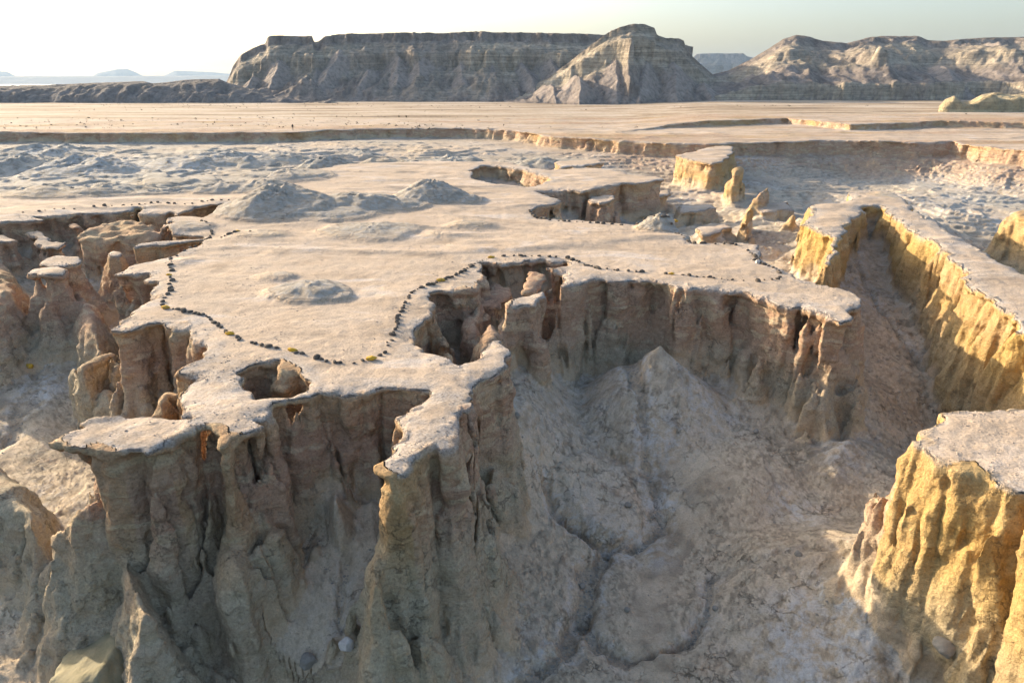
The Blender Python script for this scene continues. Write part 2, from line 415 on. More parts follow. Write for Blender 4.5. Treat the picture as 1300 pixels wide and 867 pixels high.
FORMS = [
 Form('plateau', PLATEAU, holes=(HOLE1, HOLE2), reach=4.0),
 Form('ridge', RIDGE, u=0.15, b=0.12, a=0.8, reach=4.0),
 Form('rock_outcrop', OUTCROP, u=0.25, b=0.17, a=0.95, reach=5.0),
 Form('plain', RIM, u=0.2, b=0.35, reach=26.0, a=0.9),
 Form('upper_terrace', UPPER, zt=1.7, u=0.1, b=0.5, reach=6.0, a=0.8),
 Form('butte', BLOCK, zt=-0.2, u=0.3, b=0.12, reach=4.0),
 # left cluster of capped pillars
 Form('pillar_a', disc(62, 343, 25, 6, seed=3), zt=-0.4, u=0.3, b=0.20, tc=0.35, flare=0.05, reach=6, warp=0.6, a=0.5),
 Form('pillar_b', disc(77, 331, 30, 6.5, seed=4), zt=-0.5, u=0.2, b=0.20, flare=0.05, reach=6, warp=0.6, a=0.5),
 Form('pillar_c', disc(145, 321, 10, 3.4, seed=5), zt=-0.9, u=0.0, b=0.36, tc=0.18, flare=0.03, reach=6, warp=0.4, a=0.35),
 Form('rock_wall_a', [(92, 300), (110, 293), (130, 286), (160, 281), (182, 281), (199, 288), (206, 301), (190, 305), (160, 304), (120, 305)], zt=-0.5, u=0.3, b=0.1, rnd=0.7, reach=5, dome=0.5),
 Form('rock_wall_b', [(31, 300), (57, 298), (66, 306), (85, 308), (80, 313), (56, 314), (40, 309)], zt=-1.2, u=0.1, b=0.25, rnd=0.3, reach=5),
 Form('pillar_d', disc(95, 290, 11, 5, seed=6), zt=-1.0, u=0.0, b=0.15, rnd=0.5, tc=0.1, reach=4, warp=0.5),
 Form('rock_wall_c', [(-120, 300), (0, 301), (28, 304), (20, 309), (-10, 312), (-120, 330)], zt=-0.9, u=0.05, b=0.45, rnd=0.3, flare=0.04, reach=8),
 Form('rock_wall_d', [(96, 461), (120, 448), (146, 440), (152, 446), (126, 456), (103, 466)], zt=-3.4, u=0.0, b=0.15, rnd=0.4, reach=3, warp=0.5),
 Form('pillar_e', disc(93, 470, 13, 9, seed=7), zt=-4.3, u=0.0, b=0.06, rnd=0.6, tc=0.1, reach=3, warp=0.5, dome=0.3),
 Form('pillar_f', disc(112, 494, 10, 8, seed=8), zt=-5.0, u=0.0, b=0.05, rnd=0.5, tc=0.1, reach=3, warp=0.4, dome=0.3),
 Form('pillar_g', disc(134, 492, 13, 9, seed=9), zt=-4.9, u=0.0, b=0.12, rnd=0.6, tc=0.1, reach=3, warp=0.4, dome=0.3),
 Form('pillar_h', [(190, 512), (196, 494), (204, 486), (214, 488), (226, 492), (228, 500), (214, 510), (204, 516)], zt=-1.3, u=0.0, b=0.1, rnd=0.35, tc=0.1, reach=3, warp=0.4, dome=0.3),
 # inside the sinkhole
 Form('rock_wall_e', [(606, 448), (604, 430), (616, 410), (625, 404), (632, 412), (636, 428), (628, 436), (615, 444)], zt=-1.1, u=0.0, b=0.10, rnd=0.4, reach=3, warp=0.5, dome=0.3),
 Form('rock_wall_f', [(636, 428), (628, 412), (634, 402), (648, 394), (660, 396), (650, 410)], zt=-1.6, u=0.0, b=0.12, rnd=0.4, reach=3, warp=0.5),
 Form('pillar_i', [(582, 394), (590, 386), (604, 400), (611, 416), (606, 424), (592, 420), (582, 410)], zt=-1.6, u=0.0, b=0.10, rnd=0.5, reach=3, warp=0.5, dome=0.3),
 Form('pillar_j', [(554, 424), (564, 419), (578, 432), (585, 446), (578, 456), (558, 452), (550, 440)], zt=-1.2, u=0.0, b=0.06, rnd=0.5, reach=3, warp=0.5, dome=0.3),
 Form('rock_wall_g', [(600, 398), (620, 386), (642, 384), (660, 372), (652, 362), (630, 356), (622, 352), (618, 362), (610, 372), (604, 384)], zt=-1.3, u=0.0, b=0.25, rnd=0.5, reach=3, warp=0.6, dome=0.3),
 Form('pillar_k', [(655, 368), (662, 352), (668, 344), (700, 346), (690, 358), (672, 370)], zt=-0.35, u=0.2, b=0.12, rnd=0.35, reach=3, warp=0.5),
 Form('pillar_l', [(344, 478), (352, 474), (372, 478), (378, 488), (366, 498), (348, 496)], zt=-0.7, u=0.1, b=0.05, rnd=0.4, reach=2, warp=0.4),
 # buttresses under the front lobe
 Form('buttress_a', [(266, 690), (282, 664), (300, 650), (318, 664), (326, 700), (310, 728), (282, 730), (266, 715)], zt=-4.6, u=0.0, b=0.08, rnd=1.0, reach=4, warp=0.6, dome=0.8, a=0.4),
 Form('buttress_b', [(137, 700), (140, 684), (158, 682), (172, 716), (196, 752), (200, 776), (172, 780), (148, 742)], zt=-4.6, u=0.0, b=0.30, rnd=1.0, flare=0.02, reach=6, warp=0.6, dome=0.7, a=0.2),
 Form('buttress_g', [(462, 690), (470, 668), (490, 668), (500, 690), (486, 730), (466, 740), (456, 715)], zt=-3.2, u=0.0, b=0.12, rnd=0.8, flare=0.02, reach=5, warp=0.6, dome=0.9, a=0.5),
 Form('buttress_h', [(450, 800), (462, 768), (490, 762), (506, 790), (500, 830), (478, 856), (454, 850)], zt=-6.4, u=0.0, b=0.22, rnd=1.0, flare=0.02, reach=5, warp=0.6, dome=0.8, a=0.3),
 Form('buttress_c', [(-60, 585), (4, 580), (26, 592), (44, 640), (34, 660), (4, 640), (-60, 640)], zt=-5.0, u=0.0, b=0.25, rnd=0.8, reach=5, warp=0.6, dome=0.6, a=0.4),
 Form('buttress_d', [(58, 690), (60, 668), (84, 660), (112, 690), (116, 712), (92, 716), (70, 712)], zt=-5.2, u=0.0, b=0.35, rnd=0.6, flare=0.03, reach=6, warp=0.8, dome=0.6, a=0.5),
 # outcrop foot knobs
 Form('buttress_e', [(1166, 766), (1192, 764), (1196, 775), (1190, 800), (1172, 806), (1164, 790)], zt=-6.6, u=0.0, b=0.1, rnd=0.4, reach=3, warp=0.4, dome=0.3),
 Form('buttress_f', [(1064, 716), (1082, 696), (1098, 690), (1106, 700), (1086, 722), (1066, 730)], zt=-6.6, u=0.0, b=0.3, rnd=0.5, reach=3, warp=0.4, dome=0.3),
 # valley behind the spur
 Form('spire_a', disc(938, 214, 9, 3.2, seed=12), zt=0.0, u=0.0, b=0.16, rnd=0.5, tc=0.1, reach=4, warp=0.6, dome=0.5),
 Form('spire_b', [(960, 247), (972, 240), (979, 236), (979, 240), (970, 248)], zt=-1.6, u=0.0, b=0.28, rnd=0.6, tc=0.1, reach=4, warp=0.4, dome=0.3),
 Form('spire_c', [(946, 268), (952, 260), (957, 260), (957, 266), (950, 272)], zt=-0.7, u=0.0, b=0.26, rnd=0.5, tc=0.1, reach=5, warp=0.4, dome=0.3),
 Form('spire_d', disc(1007, 274, 4, 2, seed=14), zt=-1.7, u=0.0, b=0.33, rnd=0.4, tc=0.1, reach=4, warp=0.4, dome=0.2),
 Form('butte_b', [(1286, 268), (1330, 262), (1420, 270), (1420, 290), (1330, 285), (1290, 274)], zt=-0.8, u=0.1, b=0.45, rnd=0.5, reach=6, a=0.6),
 Form('rock_wall_i', [(-60, 326), (8, 328), (24, 352), (18, 380), (-10, 396), (-60, 400)], zt=-2.2, u=0.0, b=0.45, rnd=0.8, reach=5, dome=0.5, a=0.5),
 Form('rock_wall_j', [(88, 374), (106, 366), (124, 386), (136, 414), (124, 428), (104, 420), (94, 398)], zt=-2.8, u=0.0, b=0.30, rnd=0.8, reach=4, warp=0.6, dome=0.6, a=0.5),
 Form('rock_ledge_a', [(862, 262), (900, 257), (908, 262), (890, 268), (868, 270)], zt=-3.2, u=0.1, b=0.3, rnd=0.2, reach=5),
 Form('rock_ledge_b', [(962, 262), (1000, 257), (1006, 264), (985, 270), (966, 269)], zt=-3.6, u=0.1, b=0.3, rnd=0.2, reach=5),
 Form('rock_ledge_c', [(884, 289), (925, 282), (934, 288), (912, 296), (890, 298)], zt=-2.6, u=0.1, b=0.35, rnd=0.2, reach=5),
 Form('rock_ledge_d', [(705, 205), (758, 201), (768, 206), (740, 210), (712, 211)], zt=-1.4, u=0.1, b=0.4, rnd=0.2, reach=6),
 Form('rock_ledge_e', [(800, 246), (846, 240), (852, 246), (826, 252), (804, 253)], zt=-3.4, u=0.1, b=0.4, rnd=0.2, reach=6),
 Form('rock_wall_h', [(745, 252), (752, 249), (783, 249), (784, 254), (760, 258)], zt=-0.9, u=0.1, b=0.3, rnd=0.3, reach=4, warp=0.6),
]
NAMES = [f.name for f in FORMS]

# ---- floor from soundings (px, py, level)
SOUND = [(780, 495, -8.2), (795, 525, -8.4), (765, 480, -7.8), (870, 480, -6.8), (950, 480, -6.8), (1020, 520, -7.3), (1055, 560, -7.9), (700, 420, -5.5), (730, 470, -7.0),
 (820, 570, -8.3), (820, 620, -8.8), (840, 665, -9.3), (760, 745, -9.8), (700, 840, -10.3), (640, 880, -10.6), (700, 560, -6.7), (690, 620, -8.0),
 (660, 575, -6.2), (665, 520, -4.7), (640, 700, -8.8), (560, 800, -9.4), (600, 750, -9.2), (620, 640, -7.6), (540, 860, -9.9), (900, 600, -7.7), (950, 620, -7.6),
 (1000, 590, -7.6), (1000, 680, -8.7), (1090, 640, -8.3), (1110, 600, -7.6), (1140, 560, -7.9), (1180, 530, -8.8), (1100, 520, -6.6), (900, 700, -9.2), (950, 780, -9.9), (850, 800, -10.0), (1020, 760, -9.1),
 (1080, 720, -7.4), (1120, 740, -7.0), (1060, 830, -8.8), (1150, 850, -8.6), (1220, 850, -8.9), (1280, 840, -8.6), (1000, 860, -10.0), (850, 880, -10.5),
 (1110, 275, -1.6), (1090, 330, -4.2), (1120, 330, -4.6), (1120, 400, -6.4), (1150, 450, -7.6), (1200, 490, -9.0), (1080, 360, -5.2), (1170, 380, -6.5), (1150, 330, -5.0), (1160, 500, -8.0),
 (1000, 315, -4.4), (960, 300, -4.6), (1035, 335, -4.6), (900, 292, -5.0), (1000, 290, -4.6),
 (30, 430, -6.4), (120, 420, -6.0), (130, 365, -4.8), (60, 320, -3.4), (20, 370, -4.6), (120, 310, -3.6), (200, 300, -3.6), (200, 316, -4.0), (90, 290, -3.2), (130, 280, -3.2), (40, 290, -3.2), (240, 270, -2.8),
 (150, 450, -6.8), (60, 480, -7.0), (180, 520, -7.6), (240, 500, -7.6), (20, 520, -7.6), (60, 520, -7.6), (110, 540, -8.2), (0, 640, -8.6), (40, 700, -9.0), (20, 800, -9.9), (80, 840, -10.4), (200, 860, -11.0), (330, 800, -10.5), (400, 850, -11.0), (430, 800, -10.6),
 (430, 720, -7.4), (450, 640, -5.4), (380, 640, -5.6), (500, 600, -5.4), (370, 720, -8.0), (200, 640, -7.6), (240, 720, -9.4), (120, 640, -7.8), (440, 870, -11.2),
 (560, 410, -4.6), (590, 440, -5.8), (600, 430, -5.8), (640, 340, -2.8), (700, 352, -1.8), (630, 370, -3.0), (345, 480, -3.6), (615, 395, -3.6),
 (645, 225, -2.6),
 (0, 215, -2.6), (150, 205, -2.6), (300, 200, -2.0), (200, 232, -1.3), (50, 235, -1.6), (350, 190, -2.2), (450, 185, -2.0), (600, 190, -2.4), (700, 195, -3.4), (120, 180, -2.6), (0, 185, -2.6), (300, 180, -2.4), (550, 176, -2.6),
 (800, 205, -4.8), (760, 216, -4.6), (900, 250, -6.0), (880, 236, -6.0), (950, 245, -5.4), (1000, 240, -6.4), (1000, 215, -5.8), (1100, 232, -7.2), (1200, 236, -7.2), (1300, 240, -7.2),
 (1200, 268, -6.8), (1280, 300, -6.8), (1290, 330, -7.0), (1180, 262, -6.8), (1000, 268, -6.0), (830, 268, -6.0), (800, 262, -5.6), (880, 280, -5.6), (930, 285, -5.4), (980, 295, -5.0),
 (-300, 300, -3.0), (-300, 500, -7.0), (-300, 220, -2.5), (1600, 300, -6.8), (1600, 240, -7.0)]

def wuv(x, y):
    return x / (y + CX) * 3.0, np.log(y + CY) * 1.6

sx = np.array([P(*s) for s in SOUND])
sz = np.array([s[2] for s in SOUND])
su = np.stack(wuv(sx[:, 0], sx[:, 1]), 1)
K = np.sqrt(((su[:, None] - su[None]) ** 2).sum(2) + 0.02 ** 2)
A = np.zeros((len(su) + 1, len(su) + 1)); A[:-1, :-1] = -K - np.eye(len(su)) * 0.01; A[-1, :-1] = 1; A[:-1, -1] = 1
sol = np.linalg.solve(A, np.append(sz, 0))

def floor_base(x, y):
    u, v = wuv(x, y)
    o = np.full(x.shape, sol[-1], np.float32)
    for (a, b), w in zip(su, sol[:-1]):
        o -= np.float32(w) * np.sqrt((u - np.float32(a)) ** 2 + (v - np.float32(b)) ** 2 + 4e-4).astype(np.float32)
    return o

far = sstep(45, 100, GY)
farther = sstep(120, 220, GY)
# shared edge warp
wx = 0.26 * fbm2(GX, GY, 0.42, 4, 1.0, 0.6) + (0.05 + 0.5 * far) * fbm2(GX, GY, 0.16, 2, 4.0) + 0.10 * fbm2(GX, GY, 2.3, 2, 2.0)
wy = 0.26 * fbm2(GX, GY, 0.42, 4, 8.0, 0.6) + (0.05 + 0.5 * far) * fbm2(GX, GY, 0.16, 2, 6.0) + 0.10 * fbm2(GX, GY, 2.3, 2, 9.0)

OWN = np.full(GX.shape, -1, np.int16)
OWD = np.full(GX.shape, -1e9, np.float32)
DMAIN = np.full(GX.shape, -1e9, np.float32)
DRIM = np.full(GX.shape, -1e9, np.float32)
for k, f in enumerate(FORMS):
    xs = [p[0] for p in f.poly]; ys = [p[1] for p in f.poly]
    m = (GX > min(xs) - f.reach - 4) & (GX < max(xs) + f.reach + 4) & (GY > min(ys) - f.reach - 4) & (GY < max(ys) + f.reach + 4)
    f.idx = np.flatnonzero(m)
    x = GX.ravel()[f.idx] + f.warp * wx.ravel()[f.idx]
    y = GY.ravel()[f.idx] + f.warp * wy.ravel()[f.idx]
    d = poly_sdf(x, y, f.poly)
    for h in f.holes:
        d = np.minimum(d, -poly_sdf(x, y, h))
    if f.name == 'plain':
        DRIM.ravel()[f.idx] = d
    keep = d > -f.reach - 3.5
    f.idx = f.idx[keep]; f.d = d[keep].astype(np.float32)
    if k < 6:
        DMAIN.ravel()[f.idx] = np.maximum(DMAIN.ravel()[f.idx], f.d)

Z0 = floor_base(GX, GY)
def foot_point(D):
    """nearest point on the rim, so that rills can run straight away from it"""
    Dj, Di = np.gradient(D); Xj, Xi = np.gradient(GX); Yj, _ = np.gradient(GY)
    gx = Di / Xi; gy = (Dj - gx * Xj) / Yj
    g = np.maximum(np.hypot(gx, gy), 0.3)
    return GX - D * gx / g ** 2, GY - D * gy / g ** 2
# mounds standing on the land (px, py of the foot, half width px, height m)
MOUNDS = [(392, 372, 46, 0.85), (352, 352, 26, 0.3), (430, 378, 22, 0.35), (350, 322, 16, 0.15), (360, 268, 70, 2.4), (330, 262, 30, 1.2), (455, 262, 52, 1.7), (412, 272, 60, 0.9), (548, 253, 42, 2.1), (500, 262, 40, 0.8), (590, 256, 24, 0.7),
 (470, 295, 60, 0.5), (600, 288, 34, 0.35), (330, 300, 40, 0.3), (230, 332, 30, 0.15), (240, 290, 30, 0.45), (560, 300, 36, 0.2),
 (325, 222, 34, 1.6), (365, 225, 50, 1.2), (415, 202, 32, 2.2), (490, 198, 24, 1.5), (535, 200, 30, 1.8), (576, 196, 40, 2.2), (640, 200, 34, 1.8), (690, 205, 22, 1.6), (760, 207, 26, 2.0), (785, 212, 20, 1.6), (722, 212, 16, 1.4),
 (120, 238, 90, 2.2), (40, 235, 60, 2.2), (200, 238, 60, 2.0), (285, 240, 40, 1.8), (20, 200, 60, 3.0), (110, 205, 60, 2.5), (240, 195, 80, 1.8), (330, 195, 50, 2.0), (455, 185, 30, 1.2), (60, 180, 60, 1.8), (700, 190, 40, 2.0), (330, 240, 40, 1.4),
 (1080, 300, 40, 0.0), (1220, 262, 30, 0.8), (1290, 258, 40, 0.8), (1000, 250, 50, 0.7), (905, 262, 24, 1.4), (870, 268, 20, 1.6), (960, 268, 30, 1.0), (1150, 248, 40, 0.6), (840, 290, 26, 1.8), (930, 270, 20, 1.2), (1040, 250, 40, 0.8)]
rid = ridge2(GX, GY, 0.22, 4, 3.0)
rid2 = ridge2(GX + 0.8 * wx, GY + 0.8 * wy, 0.13, 4, 33.0, 0.45)
MND = np.zeros(GX.shape, np.float32)
ax_, ay_ = GX + 0.8 * wx, GY + 0.8 * wy
for (mx, my, mw, mh) in MOUNDS:
    cx, cy = P(mx, my, 0)
    rad = mw / FPX * math.hypot(cy, CAM_H) * 1.4
    r_ = np.hypot((ax_ - cx) / rad, (ay_ - cy) / (rad * 0.85))
    sel = r_ < 1.4
    an = np.arctan2(ay_[sel] - cy, ax_[sel] - cx)
    rl = 1 - 2 * np.abs(vn(an * 2.6 + mx, r_[sel] * 0.8, my * 1.0))
    pk = np.clip(1 - r_[sel], 0, 1)
    hh = mh * 0.85 * smin(1.5 * pk ** 1.15, 0.48 + 0.35 * pk + 0.15 * rid2[sel], 0.35) * (0.90 + 0.22 * rid2[sel] + 0.16 * rl)
    MND[sel] = np.maximum(MND[sel], np.maximum(hh, 0))
ter = 0.28
tz = MND / ter
MND = np.where(MND > 0.02, ter * (np.floor(tz) + sstep(0.15, 0.85, tz - np.floor(tz))) * 0.6 + MND * 0.4, 0).astype(np.float32)

bad = np.clip(1 - np.abs(GY - 150) / 75, 0, 1) * sstep(5, -30, GX - 0.15 * (GY - 100))      # left badlands roughness
Z0 = Z0 + (0.22 + 0.45 * far * (1 - farther)) * (ridge2(GX, GY, 0.09, 4, 5.0, 0.42) - 0.35) * (0.35 + 1.2 * bad + 1.15 * sstep(70, 85, GY) * sstep(150, 130, GY) * sstep(0.05, 0.2, GX / GY)) + 0.10 * fbm2(GX, GY, 0.9, 3, 2.5)
# talus against the walls
dout = np.clip(-DMAIN, 0, 50)
tal = np.clip(1 - dout / (3.4 + 3.0 * far + 0.9 * fbm2(GX, GY, 0.3, 2, 7.0)), 0, 1) ** 1.8
Z0 = Z0 + tal * (0.5 + 0.8 * fbm2(GX, GY, 0.35, 3, 9.0)) * (1 - 0.3 * far)
fx_, fy_ = foot_point(np.where(DMAIN < -50, -50, DMAIN))
STREAK = np.clip(0.5 + 0.55 * fbm2(fx_ + 0.25 * wx, fy_ + 0.25 * wy, 0.9, 4, 44.0, 0.65), 0, 1)
rill = ridge2(fx_ + 0.4 * wx, fy_ + 0.4 * wy, 0.55, 3, 14.0)
Z0 = Z0 + np.clip(dout / 0.8, 0, 1) * np.clip(1 - dout / 7.0, 0, 1) * 0.17 * (rill - 0.2)
drim = np.clip(-DRIM, 0, 60)
talr = np.clip(1 - drim / (17 - 4 * sstep(0.0, 0.4, GX / GY) + 5 * fbm2(GX, GY, 0.05, 2, 3.0)), 0, 1)
fx_, fy_ = foot_point(np.where(DRIM < -60, -60, DRIM))
Z0 = Z0 + talr ** 1.2 * (-2.7 - Z0) * (0.9 + 0.3 * ridge2(fx_ + wx, fy_ + wy, 0.09, 3, 4.0) * np.clip(drim / 4, 0, 1))
# beds and rills over the whole floor
Z0 = Z0 + 0.05 * ridge2(GX + wx, GY + wy, 0.5, 3, 17.0) * (1 - 0.5 * far)
# cones of debris
def cone(px, py, z, slope, rmax, p=1.0, rough=0.25):
    global Z0
    cx, cy = P(px, py, z)
    r_ = np.hypot(GX + 0.25 * wx - cx, GY + 0.25 * wy - cy)
    ang = np.arctan2(GY - cy, GX - cx)
    hh = z - slope * r_ ** p + rough * np.minimum(r_, 2) * vn(ang * 2.2 + px, r_ * 0.25, 3.3) + 0.12 * rid
    Z0 = np.where(r_ < rmax, smax(Z0, hh, 0.6), Z0)
cone(838, 439, -3.0, 0.98, 6, 0.92)
cone(1075, 560, -6.4, 0.60, 10, 0.95)
cone(1100, 690, -6.4, 0.55, 9, 0.9)
cone(470, 640, -5.2, 0.7, 6, 0.95)
cone(1130, 300, -2.6, 0.35, 10, 1.0)
# gullies
GSALT = np.zeros(GX.shape, np.float32); GWET = np.zeros(GX.shape, np.float32)
GUL = [([(790, 500, -7.6), (812, 550, -8), (818, 600, -8.7), (838, 640, -9), (842, 668, -9.3), (815, 690, -9.4), (772, 692, -9.5), (748, 722, -9.7), (742, 770, -9.9), (715, 825, -10.2), (655, 880, -10.5)], 0.42, 0.6),
       ([(692, 614, -8), (702, 638, -8.4), (730, 664, -8.8), (772, 690, -9.4)], 0.26, 0.7),
       ([(905, 745, -9.5), (902, 790, -9.8), (872, 822, -10), (800, 832, -10.1), (758, 805, -10), (742, 775, -9.9)], 0.26, 0.5),
       ([(1075, 705, -8), (1040, 735, -9), (960, 738, -9.4), (905, 745, -9.5)], 0.16, 0.25),
       ([(880, 500, -6.5), (868, 545, -7.2), (835, 600, -8.6)], 0.14, 0.2),
       ([(960, 560, -7), (985, 610, -7.7), (1030, 690, -8.7)], 0.14, 0.18),
       ([(455, 640, -5.4), (440, 700, -7), (450, 780, -10), (440, 870, -11)], 0.3, 0.3),
       ([(260, 650, -8), (262, 740, -9.8), (280, 830, -10.8)], 0.3, 0.6),
       ([(1080, 330, -4.6), (1120, 400, -6.4), (1165, 460, -7.7), (1200, 510, -9)], 0.3, 0.45),
       ([(20, 420, -6), (50, 480, -7), (10, 560, -8)], 0.6, 0.5)]
for pts, w, dep in GUL:
    pl = [P(*p) for p in pts]
    x = GX + 0.9 * wx; y = GY + 0.9 * wy
    ld = line_dist(x, y, pl)
    ww = w * np.clip(1 + 0.8 * fbm2(GX, GY, 0.5, 2, 3.3), 0.35, 2.2)
    ld = ld + 0.10 * fbm2(GX, GY, 2.6, 2, 51.0)
    GSALT = np.maximum(GSALT, np.exp(-((ld - 1.25 * ww) / 0.22) ** 2) * min(1, dep * 1.4)); GWET = np.maximum(GWET, sstep(1.1, 0.4, ld / ww) * min(1, dep * 1.1))
    dv_ = dep * np.clip(0.75 + 0.7 * fbm2(GX, GY, 0.35, 2, 52.0), 0.15, 1.3)
    Z0 = Z0 - dv_ * (0.6 * (1 - sstep(0.45 * ww, 1.0 * ww, ld)) + 0.4 * (1 - sstep(0.5 * ww, 3.2 * ww, ld))) + 0.12 * dep * np.exp(-((ld - 2.1 * w) / (0.8 * w)) ** 2)
# a raised silt tongue between the gullies
tg = poly_sdf(GX + 0.4 * wx, GY + 0.4 * wy, [P(a, b, -8.6) for a, b in ((705, 615), (740, 590), (790, 600), (812, 628), (818, 660), (795, 676), (752, 664), (722, 640))])
Z0 = Z0 + 0.45 * sstep(-0.25, 0.3, tg)
zq = (Z0 + 0.5 * fbm2(GX, GY, 0.05, 2, 41.0)) / 0.42
zs = 0.42 * (np.floor(zq) + sstep(0.55, 0.95, zq - np.floor(zq)) - zq)
Z0 = Z0 + zs * far * 0.85
ZF = (Z0 + MND * sstep(0.5, -0.5, DMAIN)).astype(np.float32)

TOPN = (0.045 * fbm2(GX, GY, 0.25, 4, 6.0) + 0.02 * fbm2(GX, GY, 2.0, 3, 4.4)).astype(np.float32)
TOPN += (0.22 * np.maximum(0, ridge2(GX * 0.5 + GY * 0.12, GY * 1.2, 0.16, 3, 9.0) - 0.45) * sstep(40, 60, GY)).astype(np.float32)

# ---- wall relief on coarse levels
LZ = 0.5
NL = int((ZT - ZB) / LZ) + 2
near_any = np.zeros(GX.size, bool)
for f in FORMS:
    near_any[f.idx[(f.d < 4.0)]] = True
nidx = np.flatnonzero(near_any)
slot = np.full(GX.size, -1, np.int32); slot[nidx] = np.arange(len(nidx))
xw = GX.ravel()[nidx]; yw = GY.ravel()[nidx]
fs = 1.0 / (1 + 1.2 * sstep(50, 130, yw))
WREL = np.zeros((len(nidx), NL), np.float32)
big = 0.5 * fbm2(xw * fs, yw * fs, 0.33, 2, 5.5)
for l in range(NL):
    z = ZB + l * LZ
    tx = xw * fs + 0.25 * vn(xw * 0.8, yw * 0.8, z * 0.5); ty = yw * fs + 0.25 * vn(xw * 0.8 + 20, yw * 0.8, z * 0.5)
    n1 = np.abs(vn(tx * 0.52 + 3, ty * 0.52, z * 0.07 * fs + 1.7)) ** 0.75
    n2 = np.abs(vn(tx * 1.25 + 9, ty * 1.25 + 4, z * 0.16 * fs)) ** 0.8
    sl_ = np.clip(1 - np.abs(vn(tx * 0.42 + 23, ty * 0.42 + 5, z * 0.05 + 4.4)) / 0.11, 0, 1)
    n3 = vn(tx * 0.6, ty * 0.6 + 30, z * 0.6 + 8)
    n4 = np.abs(vn(tx * 2.6, ty * 2.6 + 11, z * 0.9))
    n5 = np.clip(vn(tx * 1.15 + 40, ty * 1.15, z * 0.8) - 0.40, 0, 1)
    n6 = np.clip(vn(tx * 0.33 + 14, ty * 0.33, z * 0.10 + 3) - 0.15, 0, 1)
    WREL[:, l] = 1.7 * (n1 - 0.40) + 0.75 * (n2 - 0.38) + 0.28 * n3 + 0.24 * (n4 - 0.3) - 1.5 * n5 - 1.9 * n6 + 0.35 * big - 0.75 * sl_
UND = (0.6 + 1.6 * fbm2(GX, GY, 0.28, 2, 12.0)).ravel()
CRT = (1.0 + 0.5 * fbm2(GX, GY, 0.7, 2, 13.0)).ravel()
HOL = np.zeros(GX.size, np.float32)
EDG0 = np.clip(0.35 + 0.7 * fbm2(GX, GY, 0.55, 3, 23.0), 0, 1).ravel().astype(np.float32)
RAG = (0.15 * fbm2(GX, GY, 1.1, 2, 24.0) + 0.07 * fbm2(GX, GY, 2.4, 1, 25.0) * (1 - far)).ravel().astype(np.float32)
# deep hollows under overhanging caps: px, py, radius m, extra undercut m
for (px, py, rr, am) in [(150, 565, 2.6, 1.5), (235, 552, 1.6, 1.4), (95, 560, 2.0, 0.8), (420, 500, 3.5, 1.0), (510, 500, 2.0, 1.0), (205, 430, 4.5, 1.0), (60, 342, 2.0, 0.4), (165, 352, 2.5, 1.2), (790, 356, 1.8, 1.6), (860, 362, 1.4, 2.2), (930, 372, 3.0, 0.6), (1040, 395, 2.0, 0.8), (1190, 560, 3, 0.2), (650, 334, 2, 1.5), (700, 346, 1.5, 1.0)]:
    cx, cy = P(px, py, 0)
    e_ = np.exp(-(((GX - cx) ** 2 + (GY - cy) ** 2) / rr ** 2)).ravel()
    UND += am * e_; HOL += am * e_

def plain_z(x, y):
    return 1.7 * sstep(0.13, 0.30, x / y)

FLUTED = {'rock_outcrop': (0.51, -0.86, 0.22), 'ridge': (0.32, 0.95, 0.18)}

